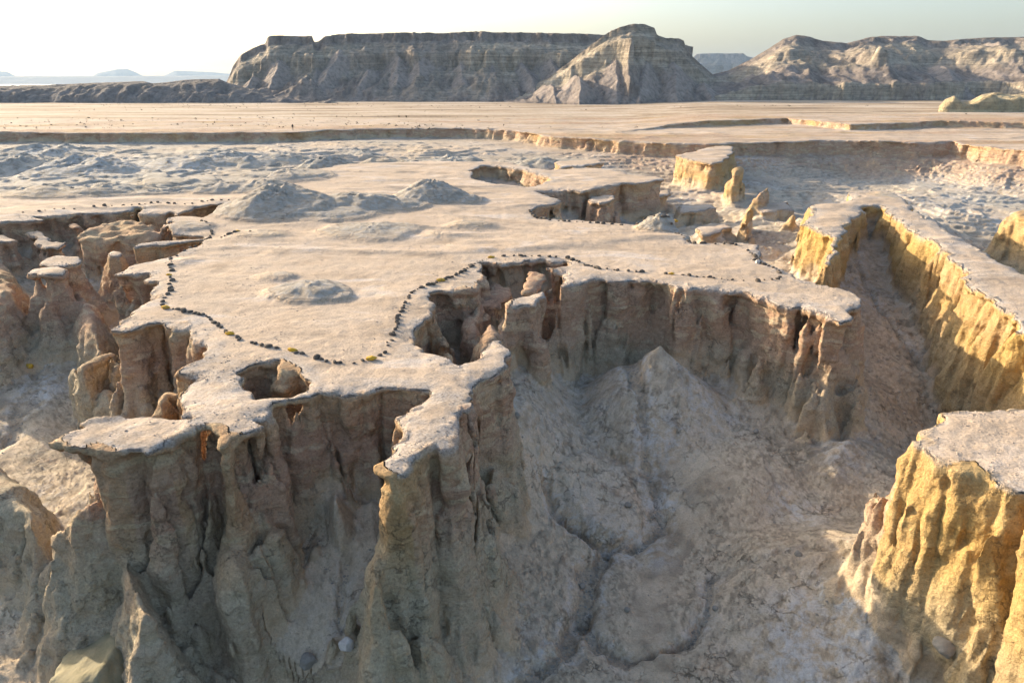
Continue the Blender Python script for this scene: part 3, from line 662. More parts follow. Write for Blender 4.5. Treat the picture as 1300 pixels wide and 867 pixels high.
# ---- field and surface, slab by slab
zk = (ZB + DZ * np.arange(NZ)).astype(np.float32)
lev = (zk - ZB) / LZ
l0 = np.floor(lev).astype(int); lf = (lev - l0).astype(np.float32)
ZFf = ZF.ravel()
VID, VPOS = [], []
EDG = {0: [], 1: [], 2: []}
HUGE_ = np.int64(NU) * NZ
SL = 24
for f in FORMS:
    f.row = f.idx // NU
prev = None
for r0 in range(0, NV - 1, SL):
    r1 = min(r0 + SL + 1, NV)
    nr = r1 - r0
    base = r0 * NU
    zf = ZFf[base:base + nr * NU]
    F = (zf[:, None] - zk[None, :]) * np.float32(0.8)
    kmin = max(0, int((zf.min() - ZB - 0.4) / DZ))
    kmax = NZ
    F = F[:, :]
    for f in FORMS:
        a, b = np.searchsorted(f.row, [r0, r1])
        if a == b:
            continue
        gi = f.idx[a:b]; d = f.d[a:b]
        deep = d > 4.0
        zt = f.zt + TOPN[gi // NU, gi % NU] * (1.0 if f.rnd < 0.25 else 2.0)
        if f.name in ('plateau', 'plain'):
            zt = zt + MND.ravel()[gi]
        if f.name == 'upper_terrace':
            zt = zt - 1.7 + plain_z(GX.ravel()[gi], GY.ravel()[gi])
        zt = zt - (0.05 + 0.22 * EDG0[gi]) * np.exp(-np.clip(d, 0, 9) / (0.25 + 0.5 * EDG0[gi]))
        if f.dome:
            zt = zt - f.dome * np.exp(-np.clip(d, 0, 9) / 0.35) + f.dome * 0.5 * vn(GX.ravel()[gi] * 1.3, GY.ravel()[gi] * 1.3, 5.0)
        t = zt[:, None] - zk[None, :]
        s = slot[gi]
        val = np.empty_like(t)
        wi = np.flatnonzero(s >= 0)
        di = np.flatnonzero(s < 0)
        val[di] = np.minimum(t[di], d[di][:, None])
        if len(wi):
            tw = t[wi]
            W = WREL[s[wi]]
            rel = W[:, l0] * (1 - lf) + W[:, l0 + 1] * lf
            if f.name in FLUTED:                       # long even flutes, leaning a little
                ex, ey, sl2 = FLUTED[f.name]
                q_ = (GX.ravel()[gi[wi]] * ex + GY.ravel()[gi[wi]] * ey)[:, None] + sl2 * zk[None, :] + 0.35 * rel
                g1 = np.abs(vn(q_ * 0.55, 3.3, 0.06 * zk[None, :] + 7)) ** 0.7
                g2 = np.abs(vn(q_ * 1.5, 8.3, 0.12 * zk[None, :] + 2)) ** 0.7
                rel = 0.28 * rel + 1.5 * (g1 - 0.38) + 0.55 * (g2 - 0.38)
            tcr = (f.tc * np.clip(CRT[gi[wi]], 0.4, 1.9))[:, None]
            und = (f.u * np.clip(UND[gi[wi]], 0.05, 6))[:, None]
            below = np.clip((tw - tcr) / 0.22, 0, 1)
            o = und * below * np.exp(-np.clip(tw - tcr - 0.5, 0, 99) / (1.7 + 0.9 * np.minimum(HOL[gi[wi]], 3))[:, None]) - f.b * np.maximum(tw - tcr, 0) - f.flare * np.maximum(tw - 1.0, 0) ** 2 - (0.035 * np.maximum(tw - 3.6, 0) ** 2 if f.name == 'plateau' else 0)
            fw = (d[wi] + RAG[gi[wi]] * min(f.warp, 1))[:, None] - o + f.a * rel * (0.42 + 0.58 * below) * np.clip(0.55 + 0.25 * tw, 0, 1) * np.clip(1.35 - 0.085 * tw, 0.45, 1)
            val[wi] = smin(fw, tw, f.rnd)
        loc = gi - base
        F[loc] = smax(F[loc], val, f.k)
    F = F.reshape(nr, NU, NZ)[:, :, kmin:kmax]
    S = F > 0
    # cell activity
    nzk = F.shape[2]
    c = S[:-1].astype(np.uint8) + S[1:]
    c = c[:, :-1] + c[:, 1:]
    c = c[:, :, :-1] + c[:, :, 1:]
    act = np.flatnonzero((c > 0) & (c < 8))
    cj, rem = np.divmod(act, (NU - 1) * (nzk - 1))
    ci, ck = np.divmod(rem, nzk - 1)
    acc = np.zeros((len(act), 3), np.float32); cnt = np.zeros(len(act), np.float32)
    Ff = F.ravel()
    def at(dj, di_, dk):
        return Ff[((cj + dj) * NU + ci + di_) * nzk + ck + dk]
    corner = {}
    for dj in (0, 1):
        for di_ in (0, 1):
            for dk in (0, 1):
                corner[dj, di_, dk] = at(dj, di_, dk)
    for (p, q) in [((0,0,0),(1,0,0)),((0,1,0),(1,1,0)),((0,0,1),(1,0,1)),((0,1,1),(1,1,1)),
                   ((0,0,0),(0,1,0)),((1,0,0),(1,1,0)),((0,0,1),(0,1,1)),((1,0,1),(1,1,1)),
                   ((0,0,0),(0,0,1)),((1,0,0),(1,0,1)),((0,1,0),(0,1,1)),((1,1,0),(1,1,1))]:
        fa, fb = corner[p], corner[q]
        cr = (fa > 0) != (fb > 0)
        tt = np.where(cr, fa / np.where(cr, fa - fb, 1), 0).astype(np.float32)
        w = cr.astype(np.float32)
        for ax in range(3):
            acc[:, ax] += w * (p[ax] + (q[ax] - p[ax]) * tt)
        cnt += w
    acc /= cnt[:, None]
    gj = cj + r0; gk = ck + kmin
    VID.append((gj.astype(np.int64) * NU + ci) * NZ + gk)
    VPOS.append(np.stack([acc[:, 0] + gj, acc[:, 1] + ci, acc[:, 2] + gk], 1))
    # edges crossing the surface, in the interior of the lattice
    last = r1 == NV
    e = np.argwhere(S[:-1] != S[1:])                       # along j: rows r0..r1-2
    sg = S[e[:, 0], e[:, 1], e[:, 2]]
    EDG[0].append(np.column_stack([e[:, 0] + r0, e[:, 1], e[:, 2] + kmin, sg]))
    Si = S[:nr if last else nr - 1]
    e = np.argwhere(Si[:, :-1] != Si[:, 1:])
    sg = S[e[:, 0], e[:, 1], e[:, 2]]
    EDG[1].append(np.column_stack([e[:, 0] + r0, e[:, 1], e[:, 2] + kmin, sg]))
    e = np.argwhere(Si[:, :, :-1] != Si[:, :, 1:])
    sg = S[e[:, 0], e[:, 1], e[:, 2]]
    EDG[2].append(np.column_stack([e[:, 0] + r0, e[:, 1], e[:, 2] + kmin, sg]))
VID = np.concatenate(VID); VPOS = np.concatenate(VPOS)
order = np.argsort(VID); VID = VID[order]; VPOS = VPOS[order]

def vid(j, i, k):
    key = (j.astype(np.int64) * NU + i) * NZ + k
    p = np.searchsorted(VID, key)
    p = np.clip(p, 0, len(VID) - 1)
    return np.where((VID[p] == key) & (j >= 0) & (i >= 0) & (k >= 0), p, -1)

QUADS = []
for ax in range(3):
    e = np.concatenate(EDG[ax]); j, i, k, sg = e.T
    if ax == 0:
        q = np.column_stack([vid(j, i - 1, k - 1), vid(j, i, k - 1), vid(j, i, k), vid(j, i - 1, k)])
        flip = sg == 1
    elif ax == 1:
        q = np.column_stack([vid(j - 1, i, k - 1), vid(j - 1, i, k), vid(j, i, k), vid(j, i, k - 1)])
        flip = sg == 1
    else:
        q = np.column_stack([vid(j - 1, i - 1, k), vid(j, i - 1, k), vid(j, i, k), vid(j - 1, i, k)])
        flip = sg == 1
    ok = (q >= 0).all(1)
    q = q[ok]; flip = flip[ok]
    q[flip] = q[flip][:, ::-1]
    QUADS.append(q)
QUADS = np.concatenate(QUADS)
VX, VY = warp_xy(VPOS[:, 1], VPOS[:, 0])
VZ = ZB + DZ * VPOS[:, 2]
V = np.stack([VX, VY, VZ], 1).astype(np.float32)

def vnormals(V, Q):
    d1 = V[Q[:, 2]] - V[Q[:, 0]]; d2 = V[Q[:, 3]] - V[Q[:, 1]]
    n = np.cross(d1, d2)
    vn_ = np.zeros_like(V)
    for c in range(4):
        for a in range(3):
            vn_[:, a] += np.bincount(Q[:, c], n[:, a], len(V)).astype(np.float32)
    return vn_ / (np.linalg.norm(vn_, axis=1, keepdims=True) + 1e-9)

NRM = vnormals(V, QUADS)
if np.median(NRM[:, 2]) < 0:
    QUADS = QUADS[:, ::-1]; NRM = -NRM
# where each vertex belongs
cj = np.clip(np.floor(VPOS[:, 0] + 0.49).astype(int), 0, NV - 1); ci = np.clip(np.floor(VPOS[:, 1] + 0.49).astype(int), 0, NU - 1)
cidx = cj * NU + ci
for k, f in enumerate(FORMS):
    pref = 0.0 if k < 5 else 0.4
    dd = f.d + pref
    cur = OWD.ravel()[f.idx]
    better = dd > cur
    OWD.ravel()[f.idx[better]] = dd[better]
    OWN.ravel()[f.idx[better]] = k
own = OWN.ravel()[cidx]
hf = VZ - ZFf[cidx]
dist = VY
own = np.where((hf < 0.22) | (own < 0), -1, own)
ZTOPS = np.array([f.zt for f in FORMS] + [0.0], np.float32)
zt_v = ZTOPS[own]
depth = zt_v - VZ
flat = sstep(0.55, 0.85, NRM[:, 2])
istop = (own >= 0) & (depth < 0.35)
dm = DMAIN.ravel()[cidx]
mnd = MND.ravel()[cidx]
rounded = np.array([f.rnd > 0.32 for f in FORMS] + [False])[own]
top = np.where(istop & ~rounded, flat * sstep(-0.35, 0.35, OWD.ravel()[cidx] + 0.5 * vn(VX * 1.9, VY * 1.9, 6.0)), 0).astype(np.float32)
mound = sstep(0.04, 0.35, mnd) * (VZ > -0.6)
top *= (1 - 0.9 * mound)
pl_ = np.isin(own, [NAMES.index('plain'), NAMES.index('upper_terrace')])
top = np.where(pl_, top * np.clip(0.62 + 0.75 * fbm2(VX * 0.25, VY, 0.10, 3, 81.0), 0.1, 1), top)
f_far = sstep(60, 110, VY)
floorm = np.where(own < 0, 1.0, sstep(0.6, -0.2, hf - 0.9 * vn(VX * 0.5, VY * 0.5, 1.0) - 0.7)).astype(np.float32)
drv = -DRIM.ravel()[cidx]
rimt = (drv > -1) * sstep(16, 6, drv + 3 * fbm2(VX, VY, 0.08, 2, 50.0)) * sstep(-0.2, 0.3, VX / VY)
floorm = floorm * (1 - 0.8 * rimt)
floorm = np.maximum(floorm, mound * 0.9)
crust = np.where((own >= 0), sstep(0.55, 0.20, np.abs(depth)) * sstep(1.5, 0.1, OWD.ravel()[cidx] + 0.8 * vn(VX * 0.7, VY * 0.7, 9.0) + 0.4 * vn(VX * 2.1, VY * 2.1, 4.0)), 0).astype(np.float32)
crust = np.where(rounded, 0, crust * sstep(0.05, 0.55, NRM[:, 2]))
flat_floor = sstep(0.7, 0.95, NRM[:, 2])
# sandy lows among the far badlands take the dust of the plateau
top = np.maximum(top, np.where(own < 0, (1 - rimt) * f_far * flat_floor * sstep(0.25, -0.1, mnd) * np.clip(0.5 + 0.6 * fbm2(VX, VY, 0.06, 3, 2.2), 0, 1) * 0.8, 0))
ochre = np.clip(0.0 + 0.45 * fbm2(VX, VY, 0.10, 2, 3.0) + 0.30 * sstep(2.6, 0.4, depth) - 0.15, 0, 1)
for nm_, lo in (('ridge', 0.75), ('rock_outcrop', 0.70), ('pillar_h', 0.30), ('spire_a', 0.6), ('spire_b', 0.4), ('spire_c', 0.6), ('spire_d', 0.6), ('butte', 0.55), ('butte_b', 0.5), ('buttress_e', 0.7)):
    ochre = np.where(own == NAMES.index(nm_), np.maximum(ochre, lo + 0.25 * fbm2(VX, VZ, 0.5, 2, 6.0)), ochre)
ochre = np.where((own == NAMES.index('pillar_h')) & (VZ < -3.2), 0.1, np.clip(ochre, 0, 1))
salt = np.where(own < 0, np.clip(0.1 + 0.9 * fbm2(VX, VY, 0.12, 3, 15.0), 0, 1) * 0.55, 0.0)
for (px, py, z_, rr) in [(880, 490, -6.3, 2.5), (905, 530, -6.8, 2.0), (835, 560, -7.5, 1.6), (845, 640, -9, 1.0), (1060, 790, -8.6, 1.8), (1030, 830, -9, 2.0), (1010, 650, -8.3, 1.5), (640, 560, -6, 1.0), (1060, 600, -8, 1.2), (830, 700, -9.3, 1.0), (60, 500, -7.5, 1.5), (30, 640, -8.5, 2), (1150, 250, -5, 14), (1250, 230, -4.5, 14), (900, 215, -5, 10), (200, 215, -2, 16), (60, 200, -2.5, 20), (330, 205, -2, 14), (80, 225, -2, 12)]:
    cx, cy = P(px, py, z_)
    salt = salt + 0.55 * np.exp(-((VX - cx) ** 2 + (VY - cy) ** 2) / rr ** 2) * (own < 0)
salt = salt + 0.55 * GSALT.ravel()[cidx] * (own < 0)
salt = np.clip(salt, 0, 0.8)
streak = np.where(own < 0, STREAK.ravel()[cidx], 0.5) * (1 - 0.35 * mound)  # mounds darkened: their bluish shade put into the colour
salt = np.maximum(salt, 0.35 * mound)  # on mounds the salt colour only greys them, as part of that shade
wet = GWET.ravel()[cidx] * (own < 0)
band = sstep(-2.6, -6.2, VZ + 1.3 * fbm2(VX, VY, 0.2, 2, 18.0)) * (own >= 0)
band = np.where(np.isin(own, [NAMES.index('ridge'), NAMES.index('rock_outcrop')]), band * 0.55, band)
# fine relief pushed into the surface itself
amp = np.where(own < 0, 0.022, 0.012 + 0.073 * (1 - flat * sstep(0.7, 0.25, depth))) * (1 + 0.6 * f_far)
nf = 1.0 / (1 + 0.8 * f_far)
disp = vn(VX * 1.7 * nf, VY * 1.7 * nf, VZ * 1.9 * nf) + 0.55 * vn(VX * 3.7 * nf + 5, VY * 3.7 * nf, VZ * 4.3 * nf) + 0.35 * vn(VX * 8.1 * nf, VY * 8.1 * nf + 3, VZ * 9.0 * nf)
bed = vn(VX * 0.15, VY * 0.15 + 7, VZ * 5.2 + 0.6 * vn(VX * 0.3, VY * 0.3, 2.0))
disp = disp + 0.30 * bed * (own >= 0) * (1 - flat)
V = V + NRM * (amp * disp)[:, None].astype(np.float32)
NRM = vnormals(V, QUADS)
MA = np.stack([top, floorm, crust], 1); MB_ = np.stack([ochre, salt, band], 1); marl = np.clip(np.where(own < 0, 0.22 + 0.6 * f_far, 0) + 0.8 * mound, 0, 1) * np.clip(0.8 + 0.5 * fbm2(VX, VY, 0.09, 2, 71.0), 0.3, 1)
MC_ = np.stack([streak, wet, marl], 1)
ROCK = terrain_material()

def cut(sel_faces, name, parent=None):
    q = QUADS[sel_faces]
    u, inv = np.unique(q, return_inverse=True)
    me = mesh_np(name, V[u], inv.reshape(q.shape), ROCK, {'masks': MA[u], 'masks_b': MB_[u], 'masks_c': MC_[u]}, True, normals=NRM[u])
    return link(name, me, parent)

fown = own[QUADS].max(1)
fdepth = depth[QUADS].min(1)
def struct(o, label):
    o['kind'] = 'structure'; o['label'] = label
    return o
GROUPS = {
 'plateau': 'pale crusted sandstone plateau with scalloped cliff edges',
 'ridge': 'long golden walled ridge at the right with a forked far end',
 'plain': 'flat sandy plain with an eroded bank beyond the badlands',
 'upper_terrace': 'upper sandy terrace with a dark low bank at right'}
for nme, lab in GROUPS.items():
    struct(cut(fown == NAMES.index(nme), nme), lab)

def main_piece(sel):
    """keep the largest connected piece; give the crumbs to the floor"""
    fi = np.flatnonzero(sel)
    if len(fi) == 0:
        return sel
    q = QUADS[fi]
    u, inv = np.unique(q, return_inverse=True); inv = inv.reshape(q.shape)
    lab = np.arange(len(u))
    while True:
        m = lab[inv].min(1)
        new = lab.copy()
        for c in range(4):
            np.minimum.at(new, inv[:, c], m)
        new = new[new]
        if (new == lab).all():
            break
        lab = new
    fl = lab[inv[:, 0]]
    vals, cnt = np.unique(fl, return_counts=True)
    keep = fl == vals[cnt.argmax()]
    fown[fi[~keep]] = -1
    out = np.zeros_like(sel); out[fi[keep]] = True
    return out

THINGS = {
 'rock_outcrop': ('rock_outcrop', 'golden fluted rock outcrop with grey cap in the bottom right corner', 'rock outcrop'),
 'butte': ('butte', 'flat topped block with golden fluted face beyond the spur', 'rock'),
 'butte_b': ('butte', 'dark pyramid shaped rock cut by the right edge of the picture', 'rock'),
 'pillar_a': ('hoodoo', 'foremost broad pillar with pale flat cap in the left canyon', 'rock pillar'),
 'pillar_b': ('hoodoo', 'flat capped pillar just behind the foremost broad pillar at left', 'rock pillar'),
 'pillar_c': ('hoodoo', 'cone shaped pillar with a tiny pale cap in the left canyon', 'rock pillar'),
 'pillar_d': ('hoodoo', 'small rounded knob between the far caps and the rounded wall at left', 'rock pillar'),
 'pillar_e': ('hoodoo', 'round topped brown pillar at the left foot of the alcove', 'rock pillar'),
 'pillar_f': ('hoodoo', 'narrow grey stub of rock beside a wider stub below the alcove', 'rock pillar'),
 'pillar_g': ('hoodoo', 'wider brown stub of rock below the alcove at left', 'rock pillar'),
 'pillar_h': ('hoodoo', 'orange pillar standing in the notch of the plateau edge', 'rock pillar'),
 'pillar_i': ('hoodoo', 'grey rounded buttress standing inside the large sinkhole', 'rock pillar'),
 'pillar_j': ('hoodoo', 'brown rounded boulder like pillar at the near end of the sinkhole', 'rock pillar'),
 'pillar_k': ('hoodoo', 'pale column between the two far cavities of the sinkhole', 'rock pillar'),
 'pillar_l': ('hoodoo', 'lump of rock inside the small round sinkhole', 'rock pillar'),
 'rock_wall_a': ('rock_wall', 'long pale rounded wall behind the capped pillars at left', 'rock wall'),
 'rock_wall_b': ('rock_wall', 'low stepped slab of rock beside the far left cap', 'rock wall'),
 'rock_wall_c': ('rock_wall', 'grey sloping wall of rock at the left edge of the picture', 'rock wall'),
 'rock_wall_d': ('rock_wall', 'brown wall of rock joining the alcove to the round topped pillar', 'rock wall'),
 'rock_wall_e': ('rock_wall', 'thin jagged crest of rock between the fin and the sinkhole', 'rock wall'),
 'rock_wall_f': ('rock_wall', 'rib of rock sloping down beside the sinkhole pillar', 'rock wall'),
 'rock_wall_g': ('rock_wall', 'sloping saddle of rock dividing the sinkhole in two', 'rock wall'),
 'rock_wall_h': ('rock_wall', 'grey stepped block in the notch behind the plateau', 'rock wall'),
 'rock_wall_i': ('rock_wall', 'rounded grey wall below the sloping wall at the left edge', 'rock wall'),
 'rock_wall_j': ('rock_wall', 'brown shoulder leaning on the right of the foremost broad pillar', 'rock wall'),
 'rock_ledge_a': ('rock_ledge', 'low grey ledge below the thick golden spire', 'rock ledge'),
 'rock_ledge_b': ('rock_ledge', 'low ledge between the grey spire and the forked ridge end', 'rock ledge'),
 'rock_ledge_c': ('rock_ledge', 'stepped ledge just left of the leaning orange spire', 'rock ledge'),
 'rock_ledge_d': ('rock_ledge', 'far grey ledge behind the plateau, left of the fluted block', 'rock ledge'),
 'rock_ledge_e': ('rock_ledge', 'ledge at the foot of the stepped block cliff, left of the fluted block', 'rock ledge'),
 'buttress_a': ('buttress', 'bulging tan buttress below the nose of the front cliff', 'rock buttress'),
 'buttress_b': ('buttress', 'grey green buttress sloping down below the front overhang', 'rock buttress'),
 'buttress_c': ('buttress', 'pointed rock at the left edge below the front overhang', 'rock buttress'),
 'buttress_d': ('buttress', 'broken brown hump of rock left of the grey green buttress', 'rock buttress'),
 'buttress_h': ('buttress', 'rounded foot of rock below the rib of the fin at the bottom edge', 'rock buttress'),
 'buttress_g': ('buttress', 'tan rib of rock running down from the near tip of the fin', 'rock buttress'),
 'buttress_e': ('boulder', 'golden knob of rock at the foot of the fluted outcrop', 'rock'),
 'buttress_f': ('boulder', 'dull green knob at the left foot of the fluted outcrop', 'rock'),
 'spire_a': ('rock_spire', 'thick golden spire beside the flat topped fluted block', 'rock spire'),
 'spire_b': ('rock_spire', 'grey pointed spire right of the thick golden spire', 'rock spire'),
 'spire_c': ('rock_spire', 'leaning orange spire just beyond the stone lined plateau edge', 'rock spire'),
 'spire_d': ('rock_spire', 'orange cone by the forked end of the ridge', 'rock spire'),
}
CAPPED = {'rock_outcrop', 'butte', 'pillar_a', 'pillar_b', 'pillar_c', 'pillar_k'}
for key, (nme, lab, cat) in THINGS.items():
    k = NAMES.index(key)
    sel = main_piece(fown == k)
    if sel.sum() < 8:
        print('thin form', key, sel.sum()); continue
    if key in CAPPED:
        f = FORMS[k]
        e = bpy.data.objects.new(nme, None); C.objects.link(e)
        cap = sel & (fdepth < f.tc * 1.15)
        body = sel & ~cap
        if cap.sum() > 4: cut(cap, 'cap', e)
        if body.sum() > 4: cut(body, 'column', e)
        o = e
    else:
        o = cut(sel, nme)
    o['label'] = lab; o['category'] = cat; o['kind'] = 'thing'
struct(cut(fown == -1, 'canyon_floor'), 'grey green silt floor and debris slopes of the canyon')
print('terrain', len(V), 'verts', len(QUADS), 'quads')

# ================================================================== far land
def grid_mesh(name, X, Y, Z, mat, attrs=None):
    nr, nc = X.shape
    v = np.stack([X.ravel(), Y.ravel(), Z.ravel()], 1)
    a = np.arange(nr * nc).reshape(nr, nc)
    q = np.stack([a[:-1, :-1].ravel(), a[:-1, 1:].ravel(), a[1:, 1:].ravel(), a[1:, :-1].ravel()], 1)
    return mesh_np(name, v, q, mat, attrs)

def plain_material():
    m, nt, b = nodes_of('plain_sand')
    pos = N(nt, 'ShaderNodeNewGeometry').outputs['Position']
    n1 = noise(nt, scaled(nt, pos, (0.015, 0.07, 1)), 1.0, 6, 0.68)
    n2 = noise(nt, pos, 0.5, 5, 0.65)
    col = ramp(nt, n1, [(0.35, (0.21, 0.150, 0.095)), (0.46, (0.40, 0.295, 0.19)), (0.58, (0.54, 0.44, 0.33))])
    col = mixc(nt, 1.0, col, ramp(nt, n2, [(0.35, 0.72), (0.55, 1.0), (0.75, 1.1)]), 'MULTIPLY')
    nt.links.new(col, b.inputs['Base Color'])
    nt.links.new(bump(nt, n2, 0.6, 0.5), b.inputs['Normal'])
    return m

yv = np.exp(np.linspace(math.log(256), math.log(2600), 150))
uv = np.linspace(-2.2, 2.2, 240)
Yp, Up = np.meshgrid(yv, uv, indexing='ij')
Xp = Up * Yp
Zp = plain_z(Xp, Yp) + 0.15 * fbm2(Xp, Yp, 0.03, 3, 2.0) - 0.06 - 26 * sstep(1500, 2500, Yp)
struct(link('far_plain', grid_mesh('far_plain', Xp, Yp, Zp, plain_material())), 'open sandy plain reaching to the foot of the mesas')

def mesa_material(name, dark, mid, pale, cap):
    m, nt, b = nodes_of(name)
    pos = N(nt, 'ShaderNodeNewGeometry').outputs['Position']
    at = N(nt, 'ShaderNodeAttribute', attribute_name='masks')
    sep = N(nt, 'ShaderNodeSeparateColor')
    nt.links.new(at.outputs['Color'], sep.inputs[0])
    n1 = noise(nt, pos, 0.05, 5, 0.6)
    n2 = noise(nt, pos, 0.35, 5, 0.68)
    st = noise(nt, scaled(nt, pos, (0.010, 0.010, 0.26)), 1.0, 3, 0.6, 0.15)
    dn = noise(nt, scaled(nt, pos, (0.16, 0.035, 0.05)), 1.0, 5, 0.65, 0.4)
    col = ramp(nt, dn, [(0.32, dark), (0.5, mid), (0.66, tuple(c * 1.35 for c in mid))])
    pal = ramp(nt, st, [(0.30, tuple(c * 0.55 for c in pale)), (0.42, pale), (0.50, tuple(c * 0.7 for c in pale)), (0.57, tuple(c * 1.25 for c in pale)), (0.70, tuple(c * 0.8 for c in pale))])
    col = mixc(nt, math_(nt, 'MULTIPLY', sep.outputs[0], ramp(nt, n1, [(0.3, 0.45), (0.55, 1.0)])), col, pal)
    col = mixc(nt, math_(nt, 'MULTIPLY', sep.outputs[2], 0.75), col, mixc(nt, n1, tuple(c * 1.25 for c in mid), tuple(c * 1.75 for c in mid)))  # spurs lightened: partly paler talus, partly sky light put into the colour
    col = mixc(nt, math_(nt, 'MULTIPLY', sep.outputs[1], 0.8), col, cap)
    col = mixc(nt, 1.0, col, ramp(nt, n2, [(0.3, 0.55), (0.5, 1.0), (0.70, 1.3)]), 'MULTIPLY')
    nt.links.new(col, b.inputs['Base Color'])
    bn = bump(nt, n2, 0.9, 1.6)
    bn = bump(nt, st, 0.4, 1.2, bn)
    nt.links.new(bn, b.inputs['Normal'])
    return m

def interp(x, tab):
    xs = np.array([t[0] for t in tab], float); ys = np.array([t[1] for t in tab], float)
    return np.interp(x, xs, ys)

PROFS = {
 'mesa': ([-0.05, 0.0, 0.22, 0.44, 0.64, 0.68, 0.78, 0.90, 0.93, 1.0, 3], [0.0, 0.0, 0.07, 0.21, 0.42, 0.66, 0.76, 0.88, 0.985, 1.0, 1.0]),
 'butte': ([-0.05, 0.0, 0.25, 0.50, 0.68, 0.74, 0.84, 0.92, 0.95, 1.0, 3], [0.0, 0.0, 0.09, 0.29, 0.52, 0.79, 0.86, 0.90, 0.99, 1.0, 1.0]),
 'step': ([-0.05, 0.0, 0.03, 0.20, 0.45, 0.62, 0.68, 0.85, 0.93, 1.0, 3], [0.0, 0.0, 0.20, 0.22, 0.36, 0.52, 0.68, 0.84, 0.96, 1.0, 1.0]),
 'hill': ([-0.05, 0.0, 0.3, 0.7, 1.0, 3], [0.0, 0.0, 0.35, 0.85, 1.0, 1.0]),
 'bank': ([-0.05, 0.0, 0.12, 0.4, 1.0, 3], [0.0, 0.0, 0.55, 0.8, 1.0, 1.0])}

def mesa(name, sil, yb, depth, prof, mat, label, nx, ny, foot=0.0, back=90.0, rib=0.30, rw=0.022, seed=1.0, bow=0.0, spurs=(), rough=1.0, z0=0.0, pale=(0.58, 0.82), kind='structure'):
    yt = yb + depth
    px0, px1 = sil[0][0], sil[-1][0]
    pxs = np.linspace(px0, px1, nx)
    ht = np.array([at_dist(p, q, yt)[2] for p, q in zip(pxs, interp(pxs, sil))])
    uu = np.array([at_dist(p, q, yt)[0] / yt for p, q in zip(pxs, interp(pxs, sil))])
    yy = np.concatenate([np.linspace(yb - depth * 0.35 - abs(bow), yt + 8, ny), np.linspace(yt + 9, yt + back, 14)])
    Y, U = np.meshgrid(yy, uu, indexing='ij')
    X = U * Y
    Hh = np.broadcast_to(ht, Y.shape) - z0
    xr = np.broadcast_to(np.linspace(-1, 1, nx), Y.shape)
    s = (Y - yb - bow * xr ** 2) / depth
    ribn = ridge2(X + 6 * fbm2(X, Y, 0.03, 2, seed), Y * 0.35, rw, 4, seed, 0.5)
    env = np.clip(1 - s / 0.8, 0, 1) * np.clip(0.4 + 4 * s, 0, 1) * 1.25 + 0.12
    s2 = s + rib * (ribn - 0.15) * env + 0.05 * fbm2(X, Y, 0.12, 3, seed + 3) * rough
    p = np.interp(s2, *PROFS[prof])
    Z = z0 + np.maximum(Hh, 0) * p
    Z = Z + rough * 1.3 * ridge2(X + 3 * fbm2(X, Y, 0.08, 2, seed), Y * 0.22, 0.085, 3, seed + 6) * np.clip(p * 5, 0, 1) * np.clip((0.9 - p) * 4, 0, 1)
    Z = Z + rough * (0.5 * fbm2(X, Y, 0.10, 4, seed + 5) + 0.35 * ridge2(X, Y, 0.16, 3, seed + 2)) * np.clip(p * 4, 0, 1) * np.where(s2 > 0.97, 0.35, 1.0)
    spm = np.zeros_like(Z)
    for (spx, hz, ya, wa, wb) in spurs:          # arete spurs: photo column of the crest, crest height share, crest depth share, side and front slopes
        k_ = int(np.clip((spx - px0) / (px1 - px0) * (nx - 1), 0, nx - 1))
        y_a = yb + ya * depth
        x_a = uu[k_] * y_a
        ap = max(ht[k_] - z0, 4) * hz
        wob = 2.2 * fbm2(X, Y, 0.05, 3, seed + spx * 0.01)
        dxs = np.abs(X - x_a + wob + 0.25 * (Y - y_a) * math.sin(spx))
        dyf = np.where(Y < y_a, (y_a - Y), (Y - y_a) * 0.0)
        zz = ap - wa * dxs * (1 + 0.10 * fbm2(X, Y, 0.09, 3, seed)) - wb * dyf + 0.9 * ridge2(X, Y * 0.6, 0.10, 3, seed + 4)
        zz = np.where(Y < y_a + 25, z0 + zz, -99)
        spm = np.maximum(spm, sstep(-0.5, 2.0, zz - Z))  # mask of spur faces whose sky-lit paleness is painted in
        Z = np.maximum(Z, zz)
    Z = np.where(Z < z0 + 0.05, z0 - 1.0, Z)
    bk = sstep(yt + back * 0.5, yt + back, Y)
    Z = z0 + (Z - z0) * (1 - bk)
    band = sstep(pale[0] - 0.12, pale[0], s2) * sstep(pale[1] + 0.06, pale[1], s2)
    band = np.maximum(band, 0.45 * sstep(0.3, 0.6, fbm2(X, Y, 0.018, 3, seed + 9)))
    pal = np.clip(band * (0.75 + 0.5 * fbm2(X, Y, 0.02, 2, seed + 8)), 0, 1)
    if prof == 'step':
        pal = np.maximum(pal, ((s2 > -0.01) & (s2 < 0.06)) * 0.9)
    if prof == 'bank':
        pal = np.ones_like(pal) * 0.9
    capm = np.clip((s2 - 0.90) * 12, 0, 1)
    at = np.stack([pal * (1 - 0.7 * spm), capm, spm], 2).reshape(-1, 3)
    o = link(name, grid_mesh(name, X, Y, Z, mat, {'masks': at}))
    return struct(o, label)

